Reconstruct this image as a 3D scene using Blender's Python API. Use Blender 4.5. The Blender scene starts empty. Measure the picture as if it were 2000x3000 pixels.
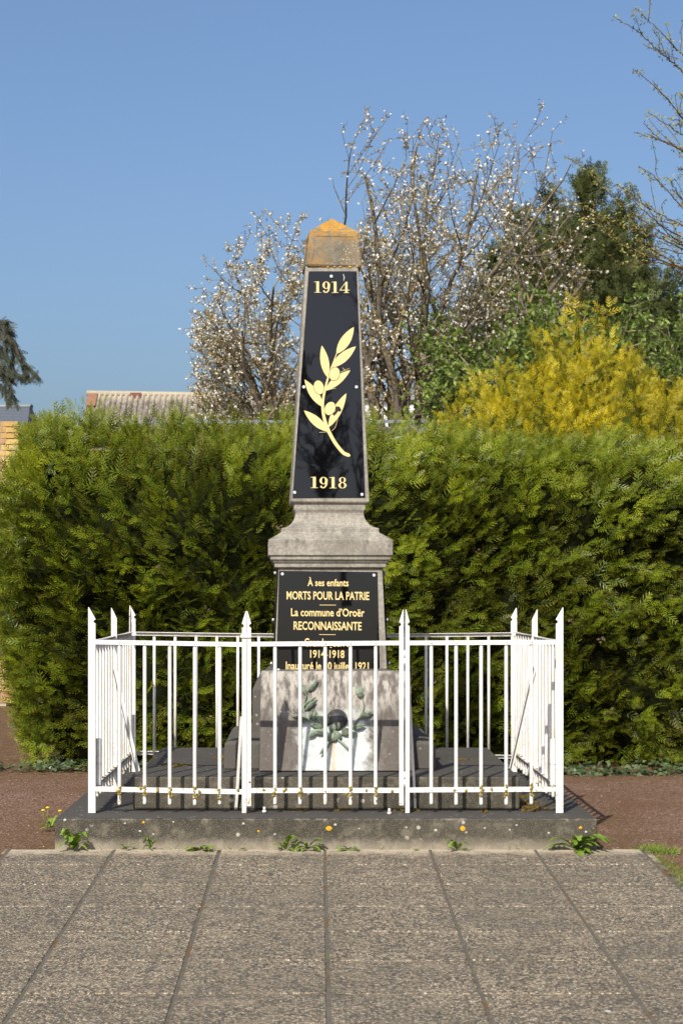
import bpy, math, random
import numpy as np
from mathutils import Vector, Matrix, noise as mn

R = math.radians
scene = bpy.context.scene
C = scene.collection
rnd = random.Random(7)
nrs = np.random.RandomState(11)

# ---------------------------------------------------------------- camera, sky, sun, exposure
F = 5600.0            # focal length in photo pixels (photo 2000 x 3000)
VX, VY = 928.0, 1731.0
H = 1.45              # eye height above the ground at the memorial
cam_d = bpy.data.cameras.new('camera')
cam = bpy.data.objects.new('camera', cam_d)
C.objects.link(cam)
cam.location = (0, 0, H)
cam.rotation_euler = (R(90), 0, 0)
cam_d.sensor_fit = 'HORIZONTAL'
cam_d.sensor_width = 24
cam_d.lens = F / 2000 * 24
cam_d.shift_x = (1000 - VX) / 2000
cam_d.shift_y = (VY - 1500) / 2000
cam_d.clip_start = 0.1
cam_d.clip_end = 6000
cam_d.dof.use_dof = True
cam_d.dof.focus_distance = 11.6
cam_d.dof.aperture_fstop = 8.0
scene.camera = cam

SUN = Vector((-0.345, -1.0, 0.88)).normalized()
elev = math.asin(SUN.z)
world = bpy.data.worlds.new('World')
scene.world = world
world.use_nodes = True
wn = world.node_tree
bg = wn.nodes['Background']
sky = wn.nodes.new('ShaderNodeTexSky')
sky.sky_type = 'NISHITA'
sky.sun_disc = False
sky.sun_elevation = elev
sky.sun_rotation = math.atan2(SUN.x, SUN.y)
sky.altitude = 200
sky.air_density = 1.0
sky.dust_density = 4.5
sky.ozone_density = 5.5
wn.links.new(sky.outputs[0], bg.inputs[0])
bg.inputs[1].default_value = 0.12

sun_d = bpy.data.lights.new('sun', 'SUN')
sun = bpy.data.objects.new('sun', sun_d)
C.objects.link(sun)
sun_d.energy = 4.8
sun_d.angle = R(0.5)
sun_d.color = (1.0, 0.93, 0.83)
sun.rotation_euler = SUN.to_track_quat('Z', 'Y').to_euler()
sun.location = (-6, -10, 12)

vs = scene.view_settings
scene.display_settings.display_device = 'sRGB'
vs.view_transform = 'Standard'
vs.look = 'None'
vs.exposure = 0.32
vs.gamma = 1.0
vs.use_curve_mapping = False

# ---------------------------------------------------------------- helpers
def P(x, y, D):
    return Vector(((x - VX) * D / F, D, H - (y - VY) * D / F))

def srgb(r, g, b):
    return tuple(((c / 255) / 12.92 if c / 255 <= 0.04045 else ((c / 255 + 0.055) / 1.055) ** 2.4) for c in (r, g, b)) + (1,)

class MB:
    def __init__(s):
        s.v = []; s.f = []; s.sm = []
    def add(s, vs_, fs, smooth=False):
        o = len(s.v)
        s.v.extend([tuple(v) for v in vs_])
        for f in fs:
            s.f.append(tuple(i + o for i in f)); s.sm.append(smooth)
    def box(s, x0, x1, y0, y1, z0, z1):
        s.add([(x0,y0,z0),(x1,y0,z0),(x1,y1,z0),(x0,y1,z0),(x0,y0,z1),(x1,y0,z1),(x1,y1,z1),(x0,y1,z1)],
              [(0,3,2,1),(4,5,6,7),(0,1,5,4),(1,2,6,5),(2,3,7,6),(3,0,4,7)])
    def tube(s, pts, rad, n=8, caps=True, smooth=True):
        pts = [Vector(p) for p in pts]
        if not hasattr(rad, '__len__'): rad = [rad] * len(pts)
        o = len(s.v); up = None
        for i, p in enumerate(pts):
            d = (pts[min(i+1, len(pts)-1)] - pts[max(i-1, 0)])
            if d.length < 1e-9: d = Vector((0,0,1))
            d.normalize()
            if up is None:
                a = Vector((1,0,0)) if abs(d.x) < 0.8 else Vector((0,1,0))
            else: a = up
            u = a - d * a.dot(d)
            if u.length < 1e-6: u = d.orthogonal()
            u.normalize(); up = u; w = d.cross(u)
            for k in range(n):
                t = 2 * math.pi * k / n
                s.v.append(tuple(p + (u * math.cos(t) + w * math.sin(t)) * rad[i]))
        for i in range(len(pts) - 1):
            for k in range(n):
                a = o + i*n + k; b = o + i*n + (k+1) % n
                s.f.append((a, b, b + n, a + n)); s.sm.append(smooth)
        if caps:
            s.f.append(tuple(o + k for k in range(n))[::-1]); s.sm.append(False)
            s.f.append(tuple(o + (len(pts)-1)*n + k for k in range(n))); s.sm.append(False)
    def prism(s, poly, o, u, v, w):
        """poly of (a,b) -> o + a*u + b*v, extruded by w"""
        o = Vector(o); u = Vector(u); v = Vector(v); w = Vector(w)
        n = len(poly)
        A = [o + u*a + v*b for a, b in poly]
        fr = list(range(n))
        fs = [tuple(fr), tuple(n + i for i in fr[::-1])]
        fs += [(i, n + i, n + (i+1) % n, (i+1) % n) for i in range(n)]
        s.add(A + [p + w for p in A], fs)
    def ball(s, c, r, n=8, m=5, sc=(1,1,1)):
        c = Vector(c); vs_ = []
        for j in range(m+1):
            ph = math.pi * j / m
            for k in range(n):
                t = 2*math.pi*k/n
                vs_.append((c.x + r*sc[0]*math.sin(ph)*math.cos(t), c.y + r*sc[1]*math.sin(ph)*math.sin(t), c.z + r*sc[2]*math.cos(ph)))
        fs = []
        for j in range(m):
            for k in range(n):
                a = j*n+k; b = j*n+(k+1) % n
                fs.append((a, a+n, b+n, b))
        s.add(vs_, fs, True)
    def rings(s, prof, smooth=False):
        """square-section lathe: list of (half_x, half_y, z) or (h,z), centred on 0"""
        o = len(s.v); m = len(prof)
        for p in prof:
            if len(p) == 2: hx = hy = p[0]; z = p[1]
            else: hx, hy, z = p
            s.v += [(-hx,-hy,z),(hx,-hy,z),(hx,hy,z),(-hx,hy,z)]
        for i in range(m-1):
            for k in range(4):
                a = o+i*4+k; b = o+i*4+(k+1) % 4
                s.f.append((a,b,b+4,a+4)); s.sm.append(smooth)
        s.f.append((o+3,o+2,o+1,o)); s.sm.append(False)
        e = o+(m-1)*4
        s.f.append((e,e+1,e+2,e+3)); s.sm.append(False)
    def xf(s, M):
        s.v = [tuple(M @ Vector(p)) for p in s.v]; return s

ROOT = {}
def empty(name, label, cat, loc=(0,0,0), group=None):
    o = bpy.data.objects.new(name, None); C.objects.link(o)
    o.empty_display_size = 0.1
    o.location = loc; ROOT[o.name] = Vector(loc)
    o['label'] = label; o['category'] = cat
    if group: o['group'] = group
    return o
def tag(o, label=None, cat=None, group=None, kind=None):
    if label: o['label'] = label
    if cat: o['category'] = cat
    if group: o['group'] = group
    if kind: o['kind'] = kind
    return o
def link(name, me, parent=None, loc=None):
    o = bpy.data.objects.new(name, me); C.objects.link(o)
    if parent is not None:
        o.parent = parent; base = ROOT[parent.name]
        ROOT[o.name] = base
        if loc is not None: o.location = Vector(loc) - base
    else:
        ROOT[o.name] = Vector((0,0,0))
        if loc is not None: o.location = loc; ROOT[o.name] = Vector(loc)
    return o
def mesh(name, mb, m, off=(0,0,0)):
    me = bpy.data.meshes.new(name)
    off = Vector(off)
    me.from_pydata([tuple(Vector(v) - off) for v in mb.v], [], mb.f)
    me.polygons.foreach_set('use_smooth', mb.sm)
    me.materials.append(m); me.update()
    return me
def obj(name, mb, m, parent=None, bevel=0, org=None):
    """mesh built in world coordinates; org: put the object's origin there"""
    if parent is not None: base = ROOT[parent.name]
    elif org is not None: base = Vector(org)
    else: base = Vector((0,0,0))
    me = mesh(name, mb, m, base)
    o = link(name, me, parent, loc=(org if parent is None else None))
    if bevel:
        b = o.modifiers.new('bevel', 'BEVEL'); b.width = bevel; b.segments = 2; b.limit_method = 'ANGLE'; b.angle_limit = R(25)
    return o

# ---------------------------------------------------------------- material helpers
class NT:
    def __init__(s, name):
        s.m = bpy.data.materials.new(name); s.m.use_nodes = True
        s.t = s.m.node_tree; s.n = s.t.nodes; s.b = s.n['Principled BSDF']
        s.geo = s.n.new('ShaderNodeNewGeometry')
    def L(s, a, b): s.t.links.new(a, b)
    def setin(s, sock, v):
        if isinstance(v, bpy.types.NodeSocket): s.L(v, sock)
        else: sock.default_value = v
    def noise(s, scale, detail=4, rough=0.55, vec=None, stretch=None, dist=0):
        n = s.n.new('ShaderNodeTexNoise'); n.inputs['Scale'].default_value = scale
        n.inputs['Detail'].default_value = detail; n.inputs['Roughness'].default_value = rough
        n.inputs['Distortion'].default_value = dist
        v = vec or s.geo.outputs['Position']
        if stretch:
            mp = s.n.new('ShaderNodeMapping'); mp.inputs['Scale'].default_value = stretch; s.L(v, mp.inputs['Vector']); v = mp.outputs[0]
        s.L(v, n.inputs['Vector']); return n.outputs['Fac']
    def voro(s, scale, feat='F1', out='Distance', rnd_=1.0, stretch=None):
        n = s.n.new('ShaderNodeTexVoronoi'); n.feature = feat; n.inputs['Scale'].default_value = scale
        n.inputs['Randomness'].default_value = rnd_
        v = s.geo.outputs['Position']
        if stretch:
            mp = s.n.new('ShaderNodeMapping'); mp.inputs['Scale'].default_value = stretch; s.L(v, mp.inputs['Vector']); v = mp.outputs[0]
        s.L(v, n.inputs['Vector']); return n.outputs[out]
    def ramp(s, fac, stops, interp='LINEAR'):
        r = s.n.new('ShaderNodeValToRGB'); r.color_ramp.interpolation = interp
        e = r.color_ramp.elements
        while len(e) < len(stops): e.new(0.5)
        for i, (p, c) in enumerate(stops):
            e[i].position = p; e[i].color = c if hasattr(c, '__len__') else (c, c, c, 1)
        s.L(fac, r.inputs[0]); return r.outputs[0]
    def mix(s, fac, a, b, mode='MIX'):
        n = s.n.new('ShaderNodeMix'); n.data_type = 'RGBA'; n.blend_type = mode; n.clamp_factor = True
        s.setin(n.inputs[0], fac); s.setin(n.inputs[6], a); s.setin(n.inputs[7], b); return n.outputs[2]
    def math(s, op, a, b=0.0, c=0.0):
        n = s.n.new('ShaderNodeMath'); n.operation = op
        s.setin(n.inputs[0], a); s.setin(n.inputs[1], b); s.setin(n.inputs[2], c); return n.outputs[0]
    def sep(s):
        n = s.n.new('ShaderNodeSeparateXYZ'); s.L(s.geo.outputs['Position'], n.inputs[0]); return n.outputs
    def rng(s, v, a, b, c=0.0, d=1.0):
        n = s.n.new('ShaderNodeMapRange'); s.L(v, n.inputs[0])
        for i, q in enumerate((a, b, c, d)): n.inputs[i+1].default_value = q
        return n.outputs[0]
    def attr(s, name):
        n = s.n.new('ShaderNodeAttribute'); n.attribute_name = name; return n
    def fin(s, col, rough=0.8, bump=None, bs=0.3, bd=0.01, spec=0.3, metal=0.0):
        s.setin(s.b.inputs['Base Color'], col); s.setin(s.b.inputs['Roughness'], rough)
        s.b.inputs['Specular IOR Level'].default_value = spec; s.b.inputs['Metallic'].default_value = metal
        if bump is not None:
            b = s.n.new('ShaderNodeBump'); b.inputs['Strength'].default_value = bs; b.inputs['Distance'].default_value = bd
            s.L(bump, b.inputs['Height']); s.L(b.outputs[0], s.b.inputs['Normal'])
        return s.m
def flat(name, col, rough=0.6, spec=0.3, metal=0.0, nz=0.0):
    t = NT(name)
    c = col
    if nz:
        n = t.noise(9, 5, 0.65)
        c = t.mix(n, tuple(x*(1-nz) for x in col[:3])+(1,), tuple(min(1, x*(1+nz)) for x in col[:3])+(1,))
    return t.fin(c, rough, spec=spec, metal=metal)

# ---- stone of the upper memorial (grey beige limestone-like cast stone)
def m_stone(name, a, b, orange=0.0, dark=0.3, band=None):
    t = NT(name)
    n1 = t.noise(5, 6, 0.65); n2 = t.noise(60, 4, 0.7); n3 = t.noise(3, 5, 0.6, stretch=(6, 6, 0.8))
    c = t.mix(t.ramp(n1, [(0.3, 0.0), (0.7, 1.0)]), a, b)
    c = t.mix(t.math('MULTIPLY', t.ramp(n2, [(0.42, 1.0), (0.6, 0.0)]), 0.45), c, tuple(x*0.55 for x in a[:3])+(1,))
    c = t.mix(t.math('MULTIPLY', t.ramp(n3, [(0.5, 0.0), (0.75, 1.0)]), dark), c, (0.05, 0.045, 0.038, 1))
    # pale lichen dots
    v = t.voro(26); 
    sp = t.math('MULTIPLY', t.ramp(v, [(0.10, 1.0), (0.14, 0.0)]), t.ramp(t.noise(4, 2), [(0.56, 0.0), (0.62, 1.0)]))
    c = t.mix(sp, c, (0.42, 0.40, 0.33, 1))
    if orange:
        o1 = t.noise(7, 6, 0.7, dist=0.4); o2 = t.noise(70, 3, 0.7)
        m = t.math('MULTIPLY', t.ramp(o1, [(0.5 - orange*0.2, 0.0), (0.62 - orange*0.1, 1.0)]), t.ramp(o2, [(0.4, 0.25), (0.6, 1.0)]))
        c = t.mix(m, c, t.mix(t.noise(20, 3), (0.42, 0.13, 0.015, 1), (0.45, 0.27, 0.06, 1)))
    h = t.math('ADD', n2, t.math('MULTIPLY', n1, 0.5))
    return t.fin(c, 0.9, h, 0.35, 0.006, 0.2)
M_stone = m_stone('cast_stone', (0.20, 0.182, 0.148, 1), (0.37, 0.345, 0.29, 1), 0.0, 0.5)
M_shaft = m_stone('shaft_stone', (0.23, 0.208, 0.17, 1), (0.37, 0.345, 0.29, 1), 0.0, 0.4)

def m_cap():
    t = NT('lichened_stone')
    n1 = t.noise(8, 6, 0.7); n2 = t.noise(90, 4, 0.75)
    c = t.mix(t.ramp(n1, [(.3,0.),(.7,1.)]), (0.085, 0.076, 0.056, 1), (0.22, 0.20, 0.155, 1))
    s = t.sep()
    zf = t.rng(s[2], 3.62, 3.74, 0.0, 1.2)
    o1 = t.noise(9, 6, 0.75, dist=0.6)
    lf = t.rng(s[0], -0.1, 0.09, 1.0, 0.0)
    m0 = t.math('ADD', t.math('MULTIPLY', t.ramp(o1, [(0.44, 0.0), (0.58, 0.8)]), t.math('ADD', t.math('MULTIPLY', lf, .75), .25)), t.math('MULTIPLY', zf, t.ramp(o1, [(0.38, 0.1), (0.5, 1.0)])))
    m = t.math('MULTIPLY', m0, t.ramp(n2, [(0.35, 0.35), (0.6, 1.0)]))
    c = t.mix(m, c, t.mix(t.noise(24, 4), (0.36, 0.13, 0.012, 1), (0.50, 0.31, 0.05, 1)))
    v = t.voro(55)
    sp = t.math('MULTIPLY', t.ramp(v, [(0.2, 1.0), (0.3, 0.0)]), t.math('MULTIPLY', t.ramp(t.noise(9, 3), [(0.45, 0.0), (0.56, .8)]), t.rng(s[0], 0.04, 0.14, 0.0, 1.0)))
    c = t.mix(sp, c, (0.42, 0.40, 0.30, 1))
    return t.fin(c, 0.95, n2, 0.6, 0.008, 0.15)
M_cap = m_cap()

def m_concrete(name, a, b, z_light=None):
    """dark weathered washed concrete with pale grains, paler at its foot"""
    t = NT(name)
    n1 = t.noise(3.5, 6, 0.65); n2 = t.noise(120, 3, 0.8); n3 = t.noise(14, 5, 0.7)
    c = t.mix(t.ramp(n1, [(0.3, 0.0), (0.7, 1.0)]), a, b)
    g = t.voro(170)
    c = t.mix(t.ramp(g, [(0.16, 0.75), (0.26, 0.0)]), c, (0.36, 0.31, 0.22, 1))
    c = t.mix(t.math('MULTIPLY', t.ramp(n3, [(0.52, 0.0), (0.68, 1.0)]), 0.5), c, (0.19, 0.165, 0.12, 1))
    if z_light is not None:
        s = t.sep()
        zz = t.math('ADD', s[2], t.math('MULTIPLY', t.math('SUBTRACT', n3, 0.5), 0.16))
        k = t.rng(zz, z_light[0], z_light[1], 1.0, 0.0)
        c = t.mix(t.math('MULTIPLY', k, 0.8), c, (0.37, 0.32, 0.245, 1))
        tp = t.rng(zz, z_light[2], z_light[2] + 0.02, 0.0, 0.3)
        c = t.mix(tp, c, (0.3, 0.27, 0.21, 1))
    v = t.voro(11)
    sp = t.math('MULTIPLY', t.ramp(v, [(0.11, 1.0), (0.16, 0.0)]), t.ramp(n1, [(0.5, 0.0), (0.55, 0.8)]))
    c = t.mix(sp, c, (0.42, 0.40, 0.34, 1))
    return t.fin(c, 0.92, t.math('ADD', n2, n3), 0.5, 0.004, 0.2)
M_slab = m_concrete('slab_concrete', (0.034, 0.031, 0.024, 1), (0.078, 0.070, 0.054, 1), (-0.01, 0.085, 0.183))
M_step = m_concrete('step_concrete', (0.042, 0.038, 0.03, 1), (0.09, 0.08, 0.06, 1))

def m_top(name, a=(0.036, 0.033, 0.029, 1), b=(0.075, 0.068, 0.058, 1)):
    t = NT(name)
    n1 = t.noise(2.5, 6, 0.7); n2 = t.noise(60, 4, 0.8)
    c = t.mix(n1, a, b)
    c = t.mix(t.ramp(n2, [(0.62, 0.0), (0.72, 0.7)]), c, (0.24, 0.22, 0.19, 1))
    v = t.voro(16)
    c = t.mix(t.math('MULTIPLY', t.ramp(v, [(0.10, 1.0), (0.15, 0.0)]), t.ramp(n1, [(0.45, 0.0), (0.5, 0.7)])), c, (0.3, 0.29, 0.25, 1))
    return t.fin(c, 0.85, n2, 0.4, 0.004, 0.3)
M_top = m_top('dark_slab_top')
M_base = m_top('grey_granite', (0.055, 0.05, 0.043, 1), (0.095, 0.088, 0.076, 1))

def m_marble():
    """white veined marble, brown-black soiling everywhere but in a washed zone round the wreath"""
    t = NT('soiled_marble')
    s = t.sep()
    vein = t.noise(7, 7, 0.7, stretch=(1.2, 1, 0.6), dist=1.5)
    clean = t.mix(t.ramp(vein, [(0.35, 0.0), (0.65, 1.0)]), (0.27, 0.31, 0.31, 1), (0.56, 0.565, 0.53, 1))
    grime_n = t.noise(12, 6, 0.7); streak = t.noise(5, 6, 0.65, stretch=(5, 5, 0.9))
    grime = t.mix(streak, (0.045, 0.037, 0.030, 1), (0.125, 0.105, 0.088, 1))
    grime = t.mix(t.ramp(t.noise(55, 3, 0.7), [(0.6, 0.0), (0.7, 0.5)]), grime, (0.3, 0.27, 0.23, 1))
    # top band: paler brownish with dark pits
    topc = t.mix(t.ramp(streak, [(0.42, 0.0), (0.58, 1.0)]), (0.10, 0.086, 0.072, 1), (0.34, 0.315, 0.275, 1))
    wob = t.math('MULTIPLY', t.math('SUBTRACT', grime_n, 0.5), 0.25)
    dx = t.math('ABSOLUTE', t.math('SUBTRACT', s[0], 0.11))
    wide = t.math('ADD', dx, wob)
    mclean = t.math('MULTIPLY', t.rng(wide, 0.17, 0.235, 1.0, 0.0), t.rng(t.math('ADD', s[2], wob), 0.66, 0.75, 1.0, 0.0))
    mtop = t.math('MULTIPLY', t.rng(t.math('ADD', s[2], wob), 0.66, 0.86, 0.0, 1.0), 1.0)
    mmid = t.rng(wide, 0.18, 0.36, 1.0, 0.0)
    c = t.mix(mtop, grime, topc)
    c = t.mix(t.math('MULTIPLY', mmid, t.math('ADD', t.math('MULTIPLY', mtop, 0.75), 0.2)), c, topc)
    c = t.mix(mclean, c, clean)
    rust = t.math('MULTIPLY', t.rng(t.math('ABSOLUTE', t.math('SUBTRACT', s[0], 0.098)), 0.0, 0.022, 1.0, 0.0), t.rng(s[2], 0.58, 0.64, 1.0, 0.0))
    c = t.mix(t.math('MULTIPLY', rust, 0.6), c, (0.45, 0.27, 0.09, 1))
    pit = t.math('MULTIPLY', t.ramp(t.voro(60), [(0.14, 1.0), (0.2, 0.0)]), t.rng(s[2], 0.6, 0.9, 0.05, 1.0))
    pit = t.math('MULTIPLY', pit, t.ramp(t.noise(18, 2), [(0.5, 0.0), (0.55, 0.9)]))
    c = t.mix(pit, c, (0.03, 0.022, 0.018, 1))
    return t.fin(c, 0.7, grime_n, 0.3, 0.004, 0.3)
M_marble = m_marble()

def m_plaque():
    t = NT('black_gloss')
    w = t.noise(3.2, 2, 0.5, dist=0.6)
    d = t.noise(80, 3, 0.8)
    c = t.mix(t.ramp(d, [(0.66, 0.0), (0.78, 0.35)]), (0.0025, 0.0025, 0.003, 1), (0.05, 0.05, 0.05, 1))
    t.fin(c, 0.02, w, 0.02, 0.02, 0.5)
    t.b.inputs['IOR'].default_value = 1.5
    return t.m
M_plaque = m_plaque()
M_gold = flat('gold_lettering', (0.63, 0.49, 0.21, 1), 0.5, 0.4, 0.0, 0.12)
M_outline = flat('black_outline', (0.012, 0.011, 0.01, 1), 0.35)
M_bolt = flat('steel_bolt', (0.62, 0.63, 0.65, 1), 0.35, 0.5, 0.6)

def m_white(name='white_paint', dirty=0.4, lich=1.0):
    t = NT(name)
    s = t.sep()
    n1 = t.noise(9, 5, 0.7); n2 = t.noise(95, 4, 0.8); n3 = t.noise(6, 4, 0.6, stretch=(5, 5, 0.7))
    c = t.mix(t.ramp(n1, [(0.35, 0.0), (0.75, 1.0)]), (0.70, 0.69, 0.66, 1), (0.60, 0.58, 0.54, 1))
    low = t.rng(s[2], 0.3, 0.75, 1.0, 0.15)
    c = t.mix(t.math('MULTIPLY', t.ramp(n3, [(0.47, 0.0), (0.68, 1.0)]), dirty), c, (0.52, 0.43, 0.28, 1))
    spots = t.math('MULTIPLY', t.ramp(t.voro(55), [(0.16, 1.0), (0.22, 0.0)]), t.ramp(n1, [(0.48, 0.0), (0.52, 1.0)]))
    c = t.mix(t.math('MULTIPLY', spots, low), c, (0.20, 0.17, 0.12, 1))
    band = t.math('MULTIPLY', t.rng(s[2], 0.30, 0.37, 1.0, 0.0), t.rng(s[2], 0.2, 0.25, 0.3, 1.0))
    l = t.math('MULTIPLY', band, t.ramp(t.noise(26, 4, 0.7), [(0.60, 0.0), (0.64, 1.0)]))
    c = t.mix(t.math('MULTIPLY', l, lich), c, t.mix(n2, (0.16, 0.11, 0.02, 1), (0.40, 0.31, 0.06, 1)))
    return t.fin(c, 0.45, t.math('ADD', n2, n1), 0.15, 0.002, 0.4)
M_white = m_white()
M_white_d = m_white('white_paint_worn', 0.7, 1.6)
M_lichen = NT('yellow_lichen')
M_lichen = M_lichen.fin(M_lichen.mix(M_lichen.noise(60, 4, 0.7), (0.16, 0.12, 0.03, 1), (0.36, 0.28, 0.07, 1)), 0.95, M_lichen.noise(200, 3), 0.8, 0.003, 0.1)
M_lich_o = NT('orange_lichen')
M_lich_o = M_lich_o.fin(M_lich_o.mix(M_lich_o.noise(90, 4, 0.7), (0.42, 0.18, 0.01, 1), (0.70, 0.42, 0.03, 1)), 0.95, M_lich_o.noise(200, 3), 0.8, 0.003, 0.1)
M_lich_w = NT('white_lichen')
M_lich_w = M_lich_w.fin(M_lich_w.mix(M_lich_w.noise(120, 4, 0.7), (0.28, 0.27, 0.23, 1), (0.55, 0.54, 0.48, 1)), 0.95, spec=0.1)
M_lich_g = flat('grey_lichen', (0.15, 0.145, 0.11, 1), 0.95, 0.1, 0, 0.4)
M_moss = NT('brown_moss')
M_moss = M_moss.fin(M_moss.mix(M_moss.noise(50, 4, 0.7), (0.05, 0.04, 0.012, 1), (0.17, 0.11, 0.03, 1)), 1.0, M_moss.noise(150, 3), 1.0, 0.006, 0.05)
M_rust = flat('rust', (0.22, 0.09, 0.03, 1), 0.9, 0.1, 0, 0.4)

def m_bronze():
    t = NT('verdigris_bronze')
    n1 = t.noise(22, 5, 0.7); n2 = t.noise(60, 4, 0.7, stretch=(1, 1, 0.4))
    c = t.mix(t.ramp(n1, [(0.38, 0.0), (0.62, 1.0)]), (0.085, 0.088, 0.062, 1), (0.24, 0.31, 0.22, 1))
    c = t.mix(t.ramp(n2, [(0.55, 0.0), (0.7, 0.7)]), c, (0.27, 0.29, 0.22, 1))
    return t.fin(c, 0.65, n2, 0.5, 0.004, 0.3, 0.1)
M_bronze = m_bronze()
def m_helmet():
    t = NT('dark_bronze')
    n1 = t.noise(10, 5, 0.7)
    c = t.mix(n1, (0.03, 0.032, 0.033, 1), (0.075, 0.07, 0.065, 1))
    c = t.mix(t.ramp(t.voro(45), [(0.12, 0.8), (0.2, 0.0)]), c, (0.28, 0.29, 0.2, 1))
    return t.fin(c, 0.5, n1, 0.4, 0.004, 0.4, 0.3)
M_helmet = m_helmet()

def m_paving():
    t = NT('exposed_aggregate')
    cell = t.voro(104, out='Color')
    sp = t.n.new('ShaderNodeSeparateColor'); t.L(cell, sp.inputs[0])
    c = t.ramp(sp.outputs[0], [(0.0, (0.04, 0.036, 0.028, 1)), (0.28, (0.09, 0.08, 0.062, 1)), (0.45, (0.20, 0.162, 0.112, 1)),
                               (0.68, (0.33, 0.25, 0.155, 1)), (0.88, (0.48, 0.385, 0.25, 1)), (1.0, (0.64, 0.57, 0.45, 1))])
    d = t.voro(104)
    c = t.mix(t.ramp(d, [(0.38, 0.0), (0.58, 0.65)]), c, (0.055, 0.048, 0.037, 1))
    n = t.noise(1.6, 6, 0.6); n5 = t.noise(8, 4, 0.6)
    c = t.mix(t.ramp(n, [(0.35, 0.5), (0.65, 0.0)]), c, (0.09, 0.078, 0.058, 1))
    c = t.mix(t.ramp(n5, [(0.5, 0.0), (0.8, 0.4)]), c, (0.36, 0.29, 0.19, 1))
    oi = t.n.new('ShaderNodeObjectInfo')
    c = t.mix(t.math('MULTIPLY', oi.outputs['Random'], 0.12), c, (0.08, 0.075, 0.065, 1))
    s = t.sep()   # cement smear and pale dust in the last centimetres before the slab
    yy = t.math('ADD', s[1], t.math('MULTIPLY', t.math('SUBTRACT', t.noise(9, 5, 0.7), 0.5), 0.45))
    c = t.mix(t.rng(yy, 10.36, 10.56, 0.0, 0.8), c, t.mix(t.noise(120, 2), (0.28, 0.23, 0.16, 1), (0.66, 0.55, 0.40, 1)))
    v = t.ramp(t.voro(1.9), [(0.018, 1.0), (0.03, 0.0)])
    c = t.mix(t.math('MULTIPLY', v, 0.7), c, (0.6, 0.58, 0.54, 1))
    return t.fin(c, 0.85, t.math('MULTIPLY', d, -1.0), 0.6, 0.004, 0.3)
M_paving = m_paving()
def m_joint():
    t = NT('joint_mortar')
    n = t.noise(14, 5, 0.7)
    s = t.sep()
    q = t.math('ABSOLUTE', t.math('SUBTRACT', t.math('FRACT', t.math('DIVIDE', t.math('ADD', s[0], 1.70 - 0.29075), 0.5815)), 0.5))
    c = t.mix(n, (0.045, 0.041, 0.034, 1), (0.17, 0.153, 0.122, 1))
    c = t.mix(t.math('GREATER_THAN', q, 0.025), c, t.mix(t.ramp(t.noise(3.5,3,.6), [(.4,0.),(.6,1.)]), (0.035,0.03,0.023,1), (0.36,0.31,0.22,1)))
    c = t.mix(t.ramp(t.noise(4.5, 4, 0.7), [(0.53, 0.0), (0.59, 0.8)]), c, (0.13, 0.075, 0.028, 1))
    c = t.mix(t.ramp(t.noise(3.1, 4, 0.7), [(0.64, 0.0), (0.68, 0.8)]), c, (0.10, 0.13, 0.03, 1))
    return t.fin(c, 0.95, n, 0.5, 0.005, 0.1)
M_joint = m_joint()
def m_ground():
    t = NT('red_gravel')
    cell = t.voro(120, out='Color'); sp = t.n.new('ShaderNodeSeparateColor'); t.L(cell, sp.inputs[0])
    c = t.ramp(sp.outputs[0], [(0.0, (0.066, 0.037, 0.025, 1)), (0.4, (0.13, 0.073, 0.047, 1)), (0.75, (0.205, 0.122, 0.082, 1)), (0.95, (0.34, 0.22, 0.17, 1)), (1.0, (0.5, 0.42, 0.34, 1))])
    n = t.noise(1.1, 6, 0.65)
    c = t.mix(t.ramp(n, [(0.45, 0.0), (0.65, 0.55)]), c, (0.12, 0.062, 0.030, 1))
    s = t.sep()
    # moss, soil and straw dust close to the slab and in the hedge's foot
    n7 = t.noise(6, 6, 0.7)
    dx = t.math('ABSOLUTE', t.math('SUBTRACT', s[0], 0.05))
    k1 = t.math('MULTIPLY', t.rng(dx, 1.5, 2.25, 1.0, 0.0), t.rng(s[1], 12.0, 13.3, 1.0, 0.25))
    k2 = t.rng(s[1], 14.2, 15.2, 0.0, 1.0)
    k = t.math('MAXIMUM', k1, k2)
    k = t.math('MULTIPLY', k, t.ramp(n7, [(0.38, 0.2), (0.6, 1.0)]))
    moss = t.mix(t.noise(40, 4), (0.055, 0.038, 0.010, 1), (0.15, 0.085, 0.03, 1))
    c = t.mix(t.math('MULTIPLY', k, 0.85), c, moss)
    return t.fin(c, 0.95, t.math('ADD', t.voro(120), t.math('MULTIPLY', n7, 0.6)), 0.7, 0.008, 0.15)
M_ground = m_ground()

def m_leaf(name, ramp_stops, tip, rough=0.5, trans=0.25, spec=0.35, tipk=0.8):
    """leaf: 'tint' attribute = (tone, random plus painted depth shade in the hedge, closeness to the tip)"""
    t = NT(name)
    a = t.attr('tint'); sp = t.n.new('ShaderNodeSeparateColor'); t.L(a.outputs['Color'], sp.inputs[0])
    c = t.ramp(sp.outputs[0], ramp_stops)
    k = t.math('MULTIPLY', t.math('POWER', sp.outputs[1], 3.0), tipk)
    c = t.mix(k, c, tip)
    t.fin(c, rough, spec=spec)
    tr = t.n.new('ShaderNodeBsdfTranslucent'); t.L(c, tr.inputs[0])
    mx = t.n.new('ShaderNodeMixShader'); mx.inputs[0].default_value = trans
    t.L(t.b.outputs[0], mx.inputs[1]); t.L(tr.outputs[0], mx.inputs[2])
    t.L(mx.outputs[0], t.n['Material Output'].inputs[0])
    return t.m
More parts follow.
